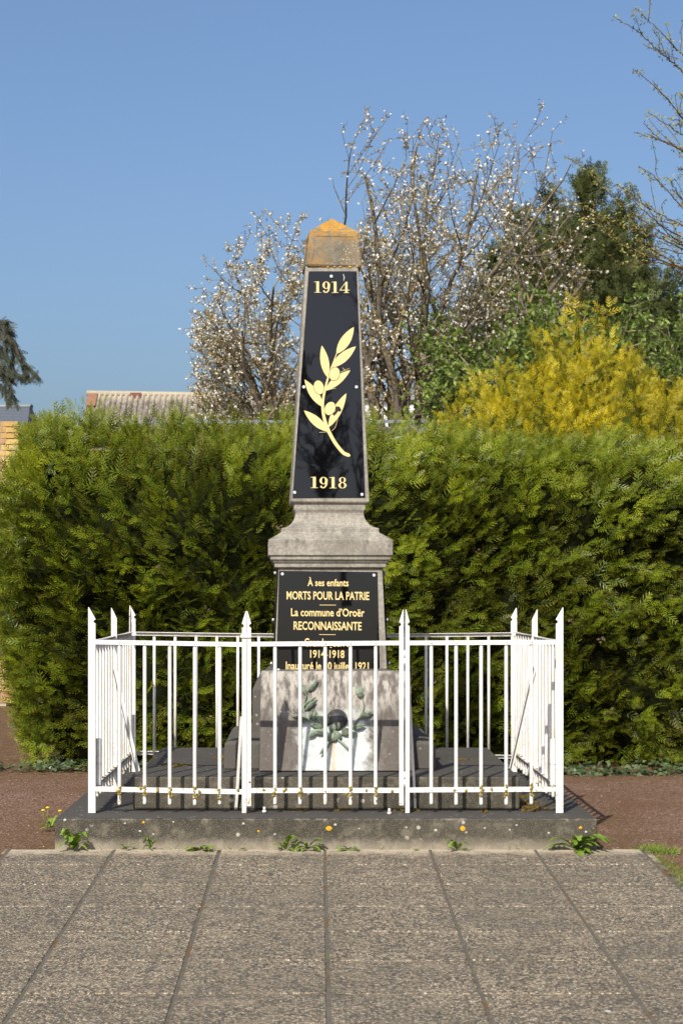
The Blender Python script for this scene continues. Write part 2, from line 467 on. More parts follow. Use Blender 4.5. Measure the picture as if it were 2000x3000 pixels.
M_hedge = m_leaf('hedge_leaf', [(0.0, (0.008, 0.026, 0.003, 1)), (0.3, (0.026, 0.066, 0.004, 1)), (0.65, (0.088, 0.152, 0.006, 1)), (1.0, (0.20, 0.245, 0.010, 1))], (0.38, 0.32, 0.022, 1), 0.45, 0.10, 0.35, 0.8)
M_golden = m_leaf('golden_leaf', [(0.0, (0.03, 0.06, 0.008, 1)), (0.35, (0.09, 0.13, 0.010, 1)), (0.58, (0.27, 0.255, 0.010, 1)), (1.0, (0.62, 0.49, 0.018, 1))], (0.68, 0.50, 0.02, 1), 0.5, 0.2, 0.3)
M_conifer = m_leaf('conifer_leaf', [(0.0, (0.014, 0.026, 0.008, 1)), (0.5, (0.048, 0.068, 0.020, 1)), (1.0, (0.11, 0.13, 0.038, 1))], (0.15, 0.15, 0.045, 1), 0.6, 0.15, 0.2)
M_cedar = m_leaf('cedar_needle', [(0.0, (0.02, 0.032, 0.022, 1)), (0.5, (0.045, 0.06, 0.038, 1)), (1.0, (0.10, 0.105, 0.06, 1))], (0.13, 0.13, 0.08, 1), 0.6, 0.15, 0.2)
M_elder = m_leaf('shrub_leaf', [(0.0, (0.06, 0.095, 0.016, 1)), (0.5, (0.15, 0.21, 0.04, 1)), (1.0, (0.28, 0.35, 0.085, 1))], (0.11, 0.17, 0.04, 1), 0.5, 0.3, 0.3)
M_young = m_leaf('young_leaf', [(0.0, (0.16, 0.15, 0.03, 1)), (1.0, (0.36, 0.34, 0.09, 1))], (0.4, 0.38, 0.1, 1), 0.5, 0.35, 0.3)
M_budleaf = m_leaf('bud_leaf', [(0.0, (0.16, 0.12, 0.04, 1)), (0.6, (0.32, 0.25, 0.09, 1)), (1.0, (0.48, 0.40, 0.18, 1))], (0.3, 0.22, 0.1, 1), 0.6, 0.3, 0.2)
M_petal = m_leaf('white_petal', [(0.0, (0.60, 0.56, 0.44, 1)), (1.0, (0.86, 0.84, 0.78, 1))], (0.8, 0.78, 0.72, 1), 0.6, 0.3, 0.2)
M_ivy = m_leaf('ivy_leaf', [(0.0, (0.025, 0.042, 0.016, 1)), (0.5, (0.06, 0.09, 0.035, 1)), (1.0, (0.12, 0.155, 0.07, 1))], (0.15, 0.2, 0.1, 1), 0.45, 0.15, 0.4)
M_weed = m_leaf('weed_leaf', [(0.0, (0.08, 0.14, 0.015, 1)), (0.6, (0.17, 0.27, 0.03, 1)), (1.0, (0.30, 0.36, 0.07, 1))], (0.30, 0.30, 0.07, 1), 0.45, 0.3, 0.3)
M_litter = m_leaf('dry_litter', [(0.0, (0.10, 0.065, 0.04, 1)), (0.6, (0.28, 0.20, 0.12, 1)), (1.0, (0.55, 0.45, 0.33, 1))], (0.4, 0.3, 0.2, 1), 0.8, 0.05, 0.1)
def m_bark(name, a, b, lich=None):
    t = NT(name)
    n = t.noise(14, 5, 0.7, stretch=(1, 1, 2.0)); n2 = t.noise(3, 4, 0.6)
    c = t.mix(n, a, b)
    if lich: c = t.mix(t.ramp(t.noise(11, 4, 0.7), [(0.52, 0.0), (0.6, 0.75)]), c, lich)
    return t.fin(c, 0.95, n, 0.7, 0.01, 0.1)
M_bark = m_bark('plum_bark', (0.055, 0.046, 0.036, 1), (0.20, 0.168, 0.128, 1), (0.30, 0.22, 0.08, 1))
M_bark_pale = m_bark('pale_bark', (0.17, 0.135, 0.09, 1), (0.36, 0.30, 0.21, 1))
M_bark_brown = m_bark('brown_bark', (0.075, 0.04, 0.022, 1), (0.17, 0.095, 0.055, 1))
M_bark_dark = m_bark('dark_bark', (0.03, 0.025, 0.02, 1), (0.08, 0.066, 0.055, 1))
M_core = flat('hedge_inner_shade', (0.009, 0.011, 0.004, 1), 1.0, 0.0, 0, 0.3)  # dark colour standing in for the shade between the sprays
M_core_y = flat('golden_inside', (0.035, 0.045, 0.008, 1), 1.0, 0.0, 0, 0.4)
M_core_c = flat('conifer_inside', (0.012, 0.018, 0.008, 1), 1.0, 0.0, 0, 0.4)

# ---------------------------------------------------------------- fast mesh of many copies of a small template
def nrm(a):
    return a / np.maximum(np.linalg.norm(a, axis=-1, keepdims=True), 1e-9)
def many(name, m, parent, org, dirs, norms, scales, tv, tf, tones, kind='stuff', tips=None, bend=0.0):
    """tv (V,3): x side, y along, z normal; tf (F,4) quads"""
    org = np.asarray(org, float); N = len(org); V = len(tv)
    y = nrm(np.asarray(dirs, float)); z = np.asarray(norms, float)
    z = nrm(z - y * (z*y).sum(1, keepdims=True)); x = np.cross(y, z)
    s = np.asarray(scales, float).reshape(N, 1, 1)
    T = tv[None] * s
    pts = org[:, None, :] + T[..., 0:1]*x[:, None, :] + T[..., 1:2]*y[:, None, :] + T[..., 2:3]*z[:, None, :]
    if parent is not None: pts = pts - np.array(ROOT[parent.name])[None, None]
    pts = pts.reshape(-1, 3)
    faces = (tf[None] + (np.arange(N)*V)[:, None, None]).reshape(-1, 4)
    me = bpy.data.meshes.new(name)
    me.vertices.add(len(pts)); me.vertices.foreach_set('co', pts.astype(np.float32).ravel())
    me.loops.add(faces.size); me.loops.foreach_set('vertex_index', faces.astype(np.int32).ravel())
    me.polygons.add(len(faces)); me.polygons.foreach_set('loop_start', (np.arange(len(faces))*4).astype(np.int32))
    try: me.polygons.foreach_set('loop_total', np.full(len(faces), 4, np.int32))
    except Exception: pass
    me.update(calc_edges=True)
    at = me.attributes.new('tint', 'FLOAT_COLOR', 'POINT')
    tip = np.clip(tv[:, 1] / max(tv[:, 1].max(), 1e-6), 0, 1) if tips is None else tips
    col = np.ones((N, V, 4), np.float32)
    col[..., 0] = np.clip(np.asarray(tones), 0, 1).reshape(N, 1)
    col[..., 1] = tip[None]
    at.data.foreach_set('color', col.ravel())
    me.materials.append(m)
    o = link(name, me, parent)
    if kind: o['kind'] = kind
    return o

def tmpl_spray(pairs=7, ang=42, w=0.030, ln=0.42, droop=0.10, sub=0.22):
    """flat fern-like scale-leaf spray of unit length"""
    v = []; f = []; tip = []
    def kite(a, b, width, za, zb, t0, t1):
        a = Vector(a); b = Vector(b); d = (b - a); s = Vector((-d.y, d.x)).normalized() * width
        mth = a + d*0.45
        o = len(v)
        v.extend([(a.x, a.y, za), (mth.x + s.x, mth.y + s.y, (za+zb)/2), (b.x, b.y, zb), (mth.x - s.x, mth.y - s.y, (za+zb)/2)])
        tip.extend([t0, (t0+t1)/2, t1, (t0+t1)/2])
        f.append((o, o+1, o+2, o+3))
    zc = lambda y: -droop * y*y
    kite((0, 0), (0, 1.0), w*0.8, 0, zc(1), 0, 1)
    for i in range(pairs):
        y = 0.10 + 0.80 * i / pairs
        L = ln * (1 - 0.75 * (i/pairs)**1.3) * (0.75 if i == 0 else 1)
        for sgn in (-1, 1):
            yy = y + (0.03 if sgn > 0 else 0)
            a = R(ang - 8*i/pairs)
            bx, by = sgn * math.sin(a) * L, yy + math.cos(a) * L
            kite((0, yy), (bx, by), w, zc(yy), zc(yy) - 0.06*L - 0.02, 0.2, 1.0)
            if L > sub:
                mx, my = sgn*math.sin(a)*L*0.5, yy + math.cos(a)*L*0.5
                kite((mx, my), (mx + sgn*0.02*L, my + 0.48*L), w*0.8, zc(yy)-0.03, zc(yy)-0.05, 0.4, 1.0)
    return np.array(v, float), np.array(f, int), np.array(tip, float)
TQ = (np.array([(-.5,0,0),(-.12,.9,.05),(.12,.9,.05),(.5,0,0)], float), np.array([(0,1,2,3)]))
T_leaf = (np.array([(0,0,0),(-.32,.5,.06),(0,1,0),(.32,.5,.06)], float), np.array([(0,1,2,3)]))
def tmpl_cluster(n, spread, seed, L=0.6, w=0.3):
    r = random.Random(seed); v = []; f = []
    for i in range(n):
        d = Vector((r.gauss(0,1), r.gauss(0,1), r.gauss(0,1))).normalized()
        o = Vector((r.uniform(-1,1), r.uniform(-1,1), r.uniform(-1,1))) * spread
        s = d.orthogonal().normalized() * w * 0.5
        k = len(v)
        v += [tuple(o), tuple(o + d*L*0.5 + s), tuple(o + d*L), tuple(o + d*L*0.5 - s)]
        f.append((k, k+1, k+2, k+3))
    return np.array(v, float), np.array(f, int)

# ---------------------------------------------------------------- ground
g = MB()
g.add([(-900, 2000, 0.0), (900, 2000, 0.0), (900, 10.5, 0.0), (-900, 10.5, 0.0), (-900, -60, -2.1), (900, -60, -2.1)], [(3, 2, 1, 0), (4, 5, 2, 3)])
ground = obj('ground', g, M_ground); ground['kind'] = 'structure'

SL = 0.030   # the paved apron falls gently towards the viewer
def zpav(y): return 0.018 + (y - 10.58) * SL if y < 10.6 else 0.018
PX = [-1.70 + 0.5815 * i for i in range(7)]
PY = [10.585] + [10.09 - 0.566 * k for k in range(11)]
bed = MB()
yb0, yb1 = PY[-1] - 0.02, 10.62
bed.add([(PX[0]-0.03, yb0, zpav(yb0)-0.004), (PX[-1]+0.045, yb0, zpav(yb0)-0.004), (PX[-1]+0.045, yb1, 0.014), (PX[0]-0.03, yb1, 0.014)], [(0,1,2,3)])
paving = obj('paving', bed, M_joint); paving['kind'] = 'structure'
pr = random.Random(3)
for i in range(6):
    for j in range(len(PY) - 1):
        y1, y0 = PY[j] - 0.010, PY[j+1] + 0.010
        x0, x1 = PX[i] + 0.008 + pr.uniform(-.002,.002), PX[i+1] - 0.008 + pr.uniform(-.002,.002)
        b = MB(); e = 0.004; dz = pr.uniform(-0.0012, 0.0012)
        za, zb = zpav(y0) + dz, zpav(y1) + dz
        b.add([(x0,y0,za-.03),(x1,y0,za-.03),(x1,y1,zb-.03),(x0,y1,zb-.03), (x0,y0,za-e),(x1,y0,za-e),(x1,y1,zb-e),(x0,y1,zb-e),
               (x0+e,y0+e,za),(x1-e,y0+e,za),(x1-e,y1-e,zb),(x0+e,y1-e,zb)],
              [(0,1,5,4),(1,2,6,5),(2,3,7,6),(3,0,4,7),(4,5,9,8),(5,6,10,9),(6,7,11,10),(7,4,8,11),(8,9,10,11)])
        obj('paving_slab', b, M_paving, paving)

# ---------------------------------------------------------------- the war memorial
ZS = 0.19
MC = Vector((0.073, 12.11, 0))          # axis of the pillar
mem = empty('war_memorial', 'grey stone war memorial pillar with black plaques inside the white railing', 'war memorial', (0.05, 12.05, 0))
def rotm(deg, c=MC):
    m = Matrix.Translation(c) @ Matrix.Rotation(R(deg), 4, 'Z')
    if deg > 2.2:     # the shaft and cap lean a little to the right
        m = Matrix.Translation((0, 0, 2.0)) @ Matrix.Translation(c) @ Matrix.Rotation(R(0.55), 4, 'Y') @ Matrix.Translation(-Vector(c)) @ Matrix.Translation((0, 0, -2.0)) @ m
    return m

b = MB(); b.box(-1.452, 1.552, 10.59, 13.55, -0.12, ZS - 0.004)
base = obj('base_slab', b, M_slab, mem, 0.008)
b = MB(); b.add([(-1.443,10.599,ZS-.003),(1.543,10.599,ZS-.003),(1.543,13.54,ZS-.003),(-1.443,13.54,ZS-.003)], [(0,1,2,3)])
obj('slab_surface', b, M_top, base)
b = MB(); b.box(-1.061, 1.169, 11.02, 13.07, ZS, ZS + 0.186)
stp = obj('step', b, M_step, mem, 0.01)
b = MB(); b.add([(-1.05,11.033,ZS+.1875),(1.158,11.033,ZS+.1875),(1.158,13.06,ZS+.1875),(-1.05,13.06,ZS+.1875)], [(0,1,2,3)])
obj('step_surface', b, M_top, stp)
Z1 = ZS + 0.189
b = MB(); b.rings([(0.637,Z1),(0.632,Z1+0.15),(0.615,Z1+0.165),(0.40,Z1+0.235),(0.30,Z1+0.25)]); b.xf(rotm(0.5))
obj('pedestal_base', b, M_base, mem, 0.006)
b = MB(); b.rings([(0.472,Z1+0.17),(0.472,0.19+0.657),(0.44,0.19+0.715),(0.385,0.19+0.765),(0.35,0.19+0.78)]); b.xf(rotm(0.8))
obj('pedestal_block', b, M_base, mem, 0.004)
b = MB(); b.rings([(0.350,0.19+0.70),(0.320,0.19+1.408)]); b.xf(rotm(2.0))
die = obj('pedestal_die', b, M_stone, mem, 0.004)
z = 0.19
b = MB(); b.rings([(0.333,z+1.400),(0.344,z+1.405),(0.344,z+1.428),(0.352,z+1.434),(0.360,z+1.446),(0.369,z+1.452),(0.369,z+1.468),(0.374,z+1.476),
                   (0.382,z+1.478),(0.382,z+1.573),(0.302,z+1.622),(0.302,z+1.648)]
                  + [(0.302 - 0.090*math.sin(t*math.pi/2)**0.9, z + 1.648 + 0.098*(1-math.cos(t*math.pi/2))**0.85 + 0.0) for t in [i/10 for i in range(1, 11)]]
                  + [(0.222,z+1.766),(0.222,z+1.800)])
b.xf(rotm(1.8))
obj('cornice', b, M_stone, mem, 0.004)
ROTS = 2.4
b = MB(); b.rings([(0.222,z+1.797),(0.243,z+1.813),(0.243,z+1.823),(0.1645,z+3.292)]); b.xf(rotm(ROTS))
shaft = obj('shaft', b, M_shaft, mem, 0.006)
# cap: recessed panel in the front face, pyramid top
b = MB()
zc0, zc1 = z + 3.290, z + 3.515
b.rings([(0.158,zc0-0.012),(0.174,zc0),(0.150,zc1)])
for fi in range(4):
    pass
b.f = b.f[:-1]; b.sm = b.sm[:-1]
n0 = len(b.v)
b.v += [(0.0, 0.0, z + 3.622)]
b.f += [(8, 9, n0), (9, 10, n0), (10, 11, n0), (11, 8, n0)]; b.sm += [False]*4
Mcap = rotm(4.6, MC + Vector((0.006, 0, 0)))
b.xf(Mcap)
cap = obj('cap', b, M_cap, mem, 0.006)
b = MB()   # raised rim round the cap's front and side panels
for k in range(4):
    Mk = Mcap @ Matrix.Rotation(k*math.pi/2, 4, 'Z')
    q = MB()
    def fp(u, v, off):   # u -1..1, v 0..1 on sloping face
        h = 0.174 + (0.150-0.174)*v
        return (u*h, -(h + off), zc0 + (zc1-zc0)*v)
    for (u0,v0,u1,v1) in ((-.97,.03,-.78,.97),(.78,.03,.97,.97),(-.78,.03,.78,.17),(-.78,.84,.78,.97)):
        A = [fp(u0,v0,.003),fp(u1,v0,.003),fp(u1,v1,.003),fp(u0,v1,.003),fp(u0,v0,-.01),fp(u1,v0,-.01),fp(u1,v1,-.01),fp(u0,v1,-.01)]
        q.add(A, [(0,1,2,3),(0,4,5,1),(1,5,6,2),(2,6,7,3),(3,7,4,0)])
    q.xf(Mk); b.add(q.v, q.f)
obj('cap_rim', b, M_cap, cap)

# --- planes of the faces
def face_plane(h0, z0, h1, z1, deg, off):
    M = rotm(deg)
    a = M @ Vector((0, -h0, z0)); t = (M @ Vector((0, -h1, z1))) - a
    t.normalize(); u = M.to_3x3() @ Vector((1, 0, 0)); n = u.cross(t).normalized()   # towards viewer
    return a + n*off, u, t, n
def hit(px, py, pl, extra=0.0):
    a, u, t, n = pl
    d = P(px, py, 1.0) - Vector((0, 0, H)); o = Vector((0, 0, H))
    k = (a + n*extra - o).dot(n) / d.dot(n)
    return o + d*k
def plate(quad_px, pl, th):
    b = MB(); A = [hit(x, y, pl, th) for x, y in quad_px]; n = pl[3]
    B = [p - n*th for p in A]
    b.add(A + B, [(3,2,1,0)] + [(i, (i+1) % 4, 4+(i+1) % 4, 4+i) for i in range(4)] + [(4,5,6,7)])
    return b
def onpx(name, polys, pl, m, parent, extra, th=0.0006):
    """flat shapes given in photo pixels, laid on a plane; every next shape a hair higher"""
    b = MB(); n = pl[3]
    for i, poly in enumerate(polys):
        A = [hit(x, y, pl, extra + 0.0002*i) for x, y in poly]
        B = [p - n*(th + 0.0002*i) for p in A]; k = len(A)
        b.add(A + B, [tuple(range(k))[::-1]] + [(j, (j+1) % k, k+(j+1) % k, k+j) for j in range(k)])
    return obj(name, b, m, parent)
def bolt(px, py, pl, parent, r=0.0105):
    b = MB(); p = hit(px, py, pl); n = pl[3]
    b.tube([p + n*0.002, p + n*0.008, p + n*0.010], [r, r, r*0.8], 14)
    return obj('bolt', b, M_bolt, parent)

plU = face_plane(0.243, z+1.823, 0.1645, z+3.292, ROTS, 0.0)
UPL = [(856.7,1458),(1069,1457),(1044,794),(904,794)]
up = obj('upper_plaque', plate(UPL, plU, 0.006), M_plaque, mem); up['label'] = 'tall black glossy plaque with gold olive branch'
plU2 = (plU[0] + plU[3]*0.006, plU[1], plU[2], plU[3])
for q in ((970,809.5),(889.7,1133.8),(1043.6,1134),(863,1443),(1060,1449)): bolt(q[0], q[1], plU2, up)

def stroke(pts, ws, n=1):
    """variable-width stroke -> polygon (2D)"""
    pts = [Vector(p) for p in pts]; Lf = []; Rt = []
    for i, p in enumerate(pts):
        d = pts[min(i+1, len(pts)-1)] - pts[max(i-1, 0)]; d.normalize()
        s = Vector((-d.y, d.x)) * ws[i] / 2
        Lf.append(p + s); Rt.append(p - s)
    return [tuple(p) for p in Lf + Rt[::-1]]
def smooth_path(pts, k=5):
    out = []
    P4 = [Vector(p) for p in pts]
    for i in range(len(P4)-1):
        p0 = P4[max(i-1,0)]; p1 = P4[i]; p2 = P4[i+1]; p3 = P4[min(i+2, len(P4)-1)]
        for j in range(k):
            t = j/k
            out.append(0.5*((2*p1) + (p2-p0)*t + (2*p0-5*p1+4*p2-p3)*t*t + (3*p1-p0-3*p2+p3)*t**3))
    out.append(P4[-1]); return out
def ellipse(cx, cy, rx, ry, tilt=0, n=22):
    c, s = math.cos(R(tilt)), math.sin(R(tilt))
    return [(cx + rx*math.cos(2*math.pi*k/n)*c - ry*math.sin(2*math.pi*k/n)*s, cy + rx*math.cos(2*math.pi*k/n)*s + ry*math.sin(2*math.pi*k/n)*c) for k in range(n)]
def ring(cx, cy, rx, ry, hx, hy, n=24):
    """ring as a list of quads"""
    o = ellipse(cx, cy, rx, ry, 0, n); i = ellipse(cx, cy, hx, hy, 0, n)
    return [[o[k], o[(k+1) % n], i[(k+1) % n], i[k]] for k in range(n)]
def digit(ch):
    """Didone-like bold figures, unit height, y up, width about 0.8"""
    if ch == '1':
        return [[(-.12,.04),(.12,.04),(.12,1),(.0,1),(-.12,.93)], [(-.30,0),(.30,0),(.30,.04),(-.30,.04)], [(-.32,.93),(-.12,.93),(-.0,1),(-.32,.965)]], 0.72
    if ch == '9':
        q = ring(-.02, .67, .33, .33, .135, .285)
        path = smooth_path([(.225,.78),(.235,.55),(.20,.28),(.08,.09),(-.10,.03),(-.22,.10)], 5)
        n = len(path); q.append(stroke(path, [0.20 - 0.14*(i/(n-1))**0.8 for i in range(n)]))
        q.append(ellipse(-.21, .13, .085, .085)); return q, 0.84
    if ch == '8':
        return ring(0, .265, .345, .265, .16, .225) + ring(0, .745, .285, .255, .135, .215), 0.84
    if ch == '4':
        return [[(.04,.04),(.24,.04),(.24,1),(.10,1),(.04,.92)], [(-.10,0),(.38,0),(.38,.04),(-.10,.04)], [(-.46,.26),(-.39,.26),(.10,.90),(.10,1)], [(-.46,.22),(.42,.22),(.42,.28),(-.46,.28)]], 1.0
def number(txt, x0, x1, yb, yt, pl, parent):
    dg = [digit(c) for c in txt]; tot = sum(d[1] for d in dg)
    hh = yb - yt; k = (x1 - x0) / tot; cx = x0; polys = []
    for d, w in dg:
        mid = cx + w*k/2
        for poly in d: polys.append([(mid + a*k*1.0, yb - bb*hh + (mid-x0)*0.012) for a, bb in poly])
        cx += w*k
    # orient every polygon alike and keep steps small
    b = MB(); n = pl[3]
    for i, poly in enumerate(polys):
        ar = sum(poly[j][0]*poly[(j+1) % len(poly)][1] - poly[(j+1) % len(poly)][0]*poly[j][1] for j in range(len(poly)))
        if ar < 0: poly = poly[::-1]
        A = [hit(x, y, pl, 0.0008 + 0.00005*(i % 9)) for x, y in poly]
        b.add(A, [tuple(range(len(A)))[::-1]])
    return obj('number', b, M_gold, parent)
number('1914', 918.5, 1026, 856.5, 823.5, plU2, up)
number('1918', 908, 1017.5, 1429.5, 1396.5, plU2, up)

def leafp(base, tip, w, bias=0.0):
    a = Vector(base); c = Vector(tip); d = c - a; s = Vector((-d.y, d.x)).normalized()
    Lf = []; Rt = []
    for i in range(1, 12):
        t = i/12; wd = w * (math.sin(math.pi * t**0.92))**0.85 / 2
        Lf.append(a + d*t + s*(wd + bias*w*math.sin(math.pi*t))); Rt.append(a + d*t - s*(wd - bias*w*math.sin(math.pi*t)))
    return [tuple(p) for p in [a] + Lf + [c] + Rt[::-1]]
leaves = [leafp((985.4,1036.3),(1036.2,957.3),29,0.03), leafp((970.4,1076.5),(1042.2,1014.2),27), leafp((959,1105),(942.3,1011.3),25),
          leafp((952.3,1144.4),(1026,1083.7),24,-.05), leafp((945,1191.6),(892,1111.4),26), leafp((961.7,1251.7),(1014.3,1151.5),26), leafp((960.5,1264.3),(890,1202),26)]
st = smooth_path([(987,1032),(976,1062),(964,1095),(953,1135),(945,1180),(948,1218),(960,1257),(980,1295),(1004,1325),(1020,1333),(1026,1335)], 4)
sw = [2 + 8*min(1, i/24) for i in range(len(st))]; 
for i in range(4): sw[-1-i] = 1.2 + 2.2*i
onpx('olive_branch', leaves + [stroke(st, sw)], plU2, M_gold, up, 0.0010)
ol = [(979.4,1094.8,15.0,19.5,18),(933.8,1134.5,14.4,20.5,-14),(966.4,1196.3,15.0,20,24)]
for a,b_,c,d,e in ol:
    onpx('olive_outline', [ellipse(a,b_,c+1.2,d+1.2,e)], plU2, M_outline, up, 0.0030)
    onpx('olive', [ellipse(a,b_,c,d,e)], plU2, M_gold, up, 0.0040)
for _sc in ([stroke([(1003,1077),(1012,1086)],[1,1]), stroke([(997,1090),(1024,1078)],[1,.6]), stroke([(935,1266.5),(962,1265)],[1,1]), stroke([(989,1228),(982,1252),(972,1262)],[1,1,1]),
                 stroke([(957,1142),(984,1137)],[1,.8])]): onpx('scratch', [_sc], plU2, M_gold, up, 0.0010)
onpx('broken_flake', [[(984,1190),(994,1191),(1000,1200),(996,1206),(990,1204),(984,1212),(978,1218),(974,1213),(982,1204)]], plU2, M_outline, up, 0.0034)
onpx('bird_dropping', [stroke([(1005,802),(1008,812),(1006,823)],[1.5,3,1.2])], plU2, M_lich_w, up, 0.0012)

plD = face_plane(0.350, z+0.70, 0.320, z+1.408, 2.0, 0.0)
DPL = [(808,1975),(1112,1976),(1105,1676),(817.5,1672.5)]
dn = obj('lower_plaque', plate(DPL, plD, 0.006), M_plaque, mem); dn['label'] = 'black inscription plaque on the pedestal'
plD2 = (plD[0] + plD[3]*0.006, plD[1], plD[2], plD[3])
for q in ((827,1682),(1095,1685.6),(815.5,1963.5)): bolt(q[0], q[1], plD2, dn)

def text_mesh(body, offset=0.0):
    cu = bpy.data.curves.new('t', 'FONT'); cu.body = body; cu.size = 1; cu.offset = offset; cu.resolution_u = 3
    ob = bpy.data.objects.new('t', cu); C.objects.link(ob)
    dg = bpy.context.evaluated_depsgraph_get()
    me = bpy.data.meshes.new_from_object(ob.evaluated_get(dg))
    V = [(v.co.x, v.co.y) for v in me.vertices]; Fs = [tuple(p.vertices) for p in me.polygons]
    bpy.data.objects.remove(ob); bpy.data.curves.remove(cu); bpy.data.meshes.remove(me)
    return V, Fs
Hv, _ = text_mesh('H', 0.0); CAPH = max(v[1] for v in Hv)
def text_on(body, x0, x1, yb, capt, pl, m, parent, name='lettering', extra=0.0008, offset=0.018, skew=0.008):
    V, Fs = text_mesh(body, offset)
    a = min(v[0] for v in V); c = max(v[0] for v in V)
    sx = (x1-x0)/(c-a); sy = (yb-capt)/CAPH
    b = MB(); A = [hit(x0 + (v[0]-a)*sx, yb - v[1]*sy + (v[0]-a)*sx*skew, pl, extra) for v in V]
    b.add(A, Fs)
    return obj(name, b, m, parent)
def Z3(X, Y): return 720 + X/3.267, 1430 + Y/3.267
for body, xa, xb, base_, capt in (('À ses enfants',590,982,936,872), ('MORTS POUR LA PATRIE',390,1180,1064,990), ("La commune d’Oroër",432,1135,1224,1152),
                         ('RECONNAISSANTE',457,1107,1355,1279), ('Grande guerre',560,990,1514,1440), ('1914-1918',615,943,1623,1553), ('Inauguré le 10 juillet 1921',382,1175,1736,1664)):
    x0, yb = Z3(xa, base_); x1, yt = Z3(xb, capt)
    text_on(body, x0, x1, yb, yt, plD2, M_gold, dn)
onpx('dividing_line', [[Z3(705,1117),Z3(862,1118),Z3(862,1123),Z3(705,1122)]], plD2, M_gold, dn, 0.0012)
onpx('dividing_line', [[Z3(700,1400),Z3(858,1401),Z3(858,1406),Z3(700,1405)]], plD2, M_gold, dn, 0.0012)
# plaques on the two flanks of the pedestal, seen edge-on
for sgn in (-1, 1):
    M = rotm(2.0); b = MB()
    for (h0, z0, h1, z1_) in ((0.346, z+0.79, 0.321, z+1.385),):
        q = [(-0.30, h0, z0), (0.30, h0, z0), (0.28, h1, z1_), (-0.28, h1, z1_)]
        A = [M @ Vector((sgn*(h+0.012), y, zz)) for y, h, zz in q]; B = [M @ Vector((sgn*(h+0.004), y, zz)) for y, h, zz in q]
        b.add(A+B, [(0,1,2,3)] + [(i, (i+1) % 4, 4+(i+1) % 4, 4+i) for i in range(4)] + [(4,5,6,7)])
    sp_ = obj('side_plaque', b, M_plaque, mem)
    for zz, hh in ((z+1.37, 0.322), (z+1.08, 0.334), (z+0.81, 0.345)):
        b = MB(); p = M @ Vector((sgn*(hh+0.012), -0.265, zz)); q = M @ Vector((sgn*(hh+0.026), -0.265, zz))
        b.tube([p, q], 0.010, 10); obj('bolt', b, M_bolt, sp_)
# yellow moss tuft under the cap, lichen rings on the cornice
b = MB(); lr = random.Random(5)
for k in range(16):
    x = 945 + lr.uniform(0, 55) if k < 11 else lr.uniform(1020, 1046); pt = hit(x, 779 + lr.uniform(-2, 3), plU, 0.002)
    b.ball(pt, lr.uniform(0.004, 0.009), 6, 4, (1.4, 0.8, 0.8))
obj('lichen_tuft', b, M_lich_o, mem)['kind'] = 'stuff'
b = MB()
Mco = rotm(1.8)
for (px, py, r) in ((834,1586,.011),(865,1583,.014),(882.5,1589,.012),(785.6,1599,.006),(1070,1587,.013),(1060,1558,.010),(1133,1599,.007),(811,1606,.004)):
    X = (px - VX)*11.72/F - MC.x; zz = H - (py-VY)*11.72/F
    if zz > z + 1.60: continue
    c = Mco @ Vector((X, -0.3832, min(zz, z+1.568)))
    q = MB(); n = 9
    q.add([(c.x + r*math.cos(t*2*math.pi/n)*lr.uniform(.8,1.1), c.y, c.z + r*math.sin(t*2*math.pi/n)*lr.uniform(.8,1.1)) for t in range(n)], [tuple(range(n))])
    obj('lichen_patch', q, M_lich_g, mem)

# --- leaning marble tablet with the bronze wreath
tab = empty('marble_tablet', 'soiled white marble tablet with bronze wreath leaning against the pedestal', 'tablet', (0.11, 11.45, Z1))
b = MB()
mx0, mx1 = -0.338, 0.563
yb_, yt_ = 11.305, 11.515; zb_, zt_ = Z1 + 0.004, 0.19 + 0.775
b.add([(mx0-.003,yb_,zb_),(mx1+.006,yb_,zb_),(mx1,yt_,zt_),(mx0+.002,yt_,zt_),(mx0-.003,yb_+.33,zb_),(mx1+.006,yb_+.33,zb_),(mx1,yt_+.105,zt_),(mx0+.002,yt_+.105,zt_)],
      [(0,1,2,3),(5,4,7,6),(0,4,5,1),(1,5,6,2),(2,6,7,3),(3,7,4,0)])
obj('tablet', b, M_marble, tab, 0.005)
tn = Vector((0, -(zt_-zb_), (yt_-yb_))).normalized()
plM = (Vector((0, yb_, zb_)), Vector((1,0,0)), Vector((0, yt_-yb_, zt_-zb_)).normalized(), tn)
def W(X, Y, e=0.0):     # from the 820..1120 x 1980..2280 crop (5.227 px per px)
    return hit(820 + X/5.227, 1980 + Y/5.227, plM, e)
M_carve = flat('carved_letters', (0.62, 0.61, 0.57, 1), 0.8)
for body, xa, xb in (('OUX', 480, 640), ('IONS', 775, 960), ('ACO', 1130, 1290)):
    x0, yb2 = 820 + xa/5.227, 1980 + 1308/5.227
    text_on(body, x0, 820 + xb/5.227, yb2, 1980 + 1262/5.227, plM, M_carve, tab, 'carved_lettering', 0.0008, 0.0, 0.0)
wr = MB()
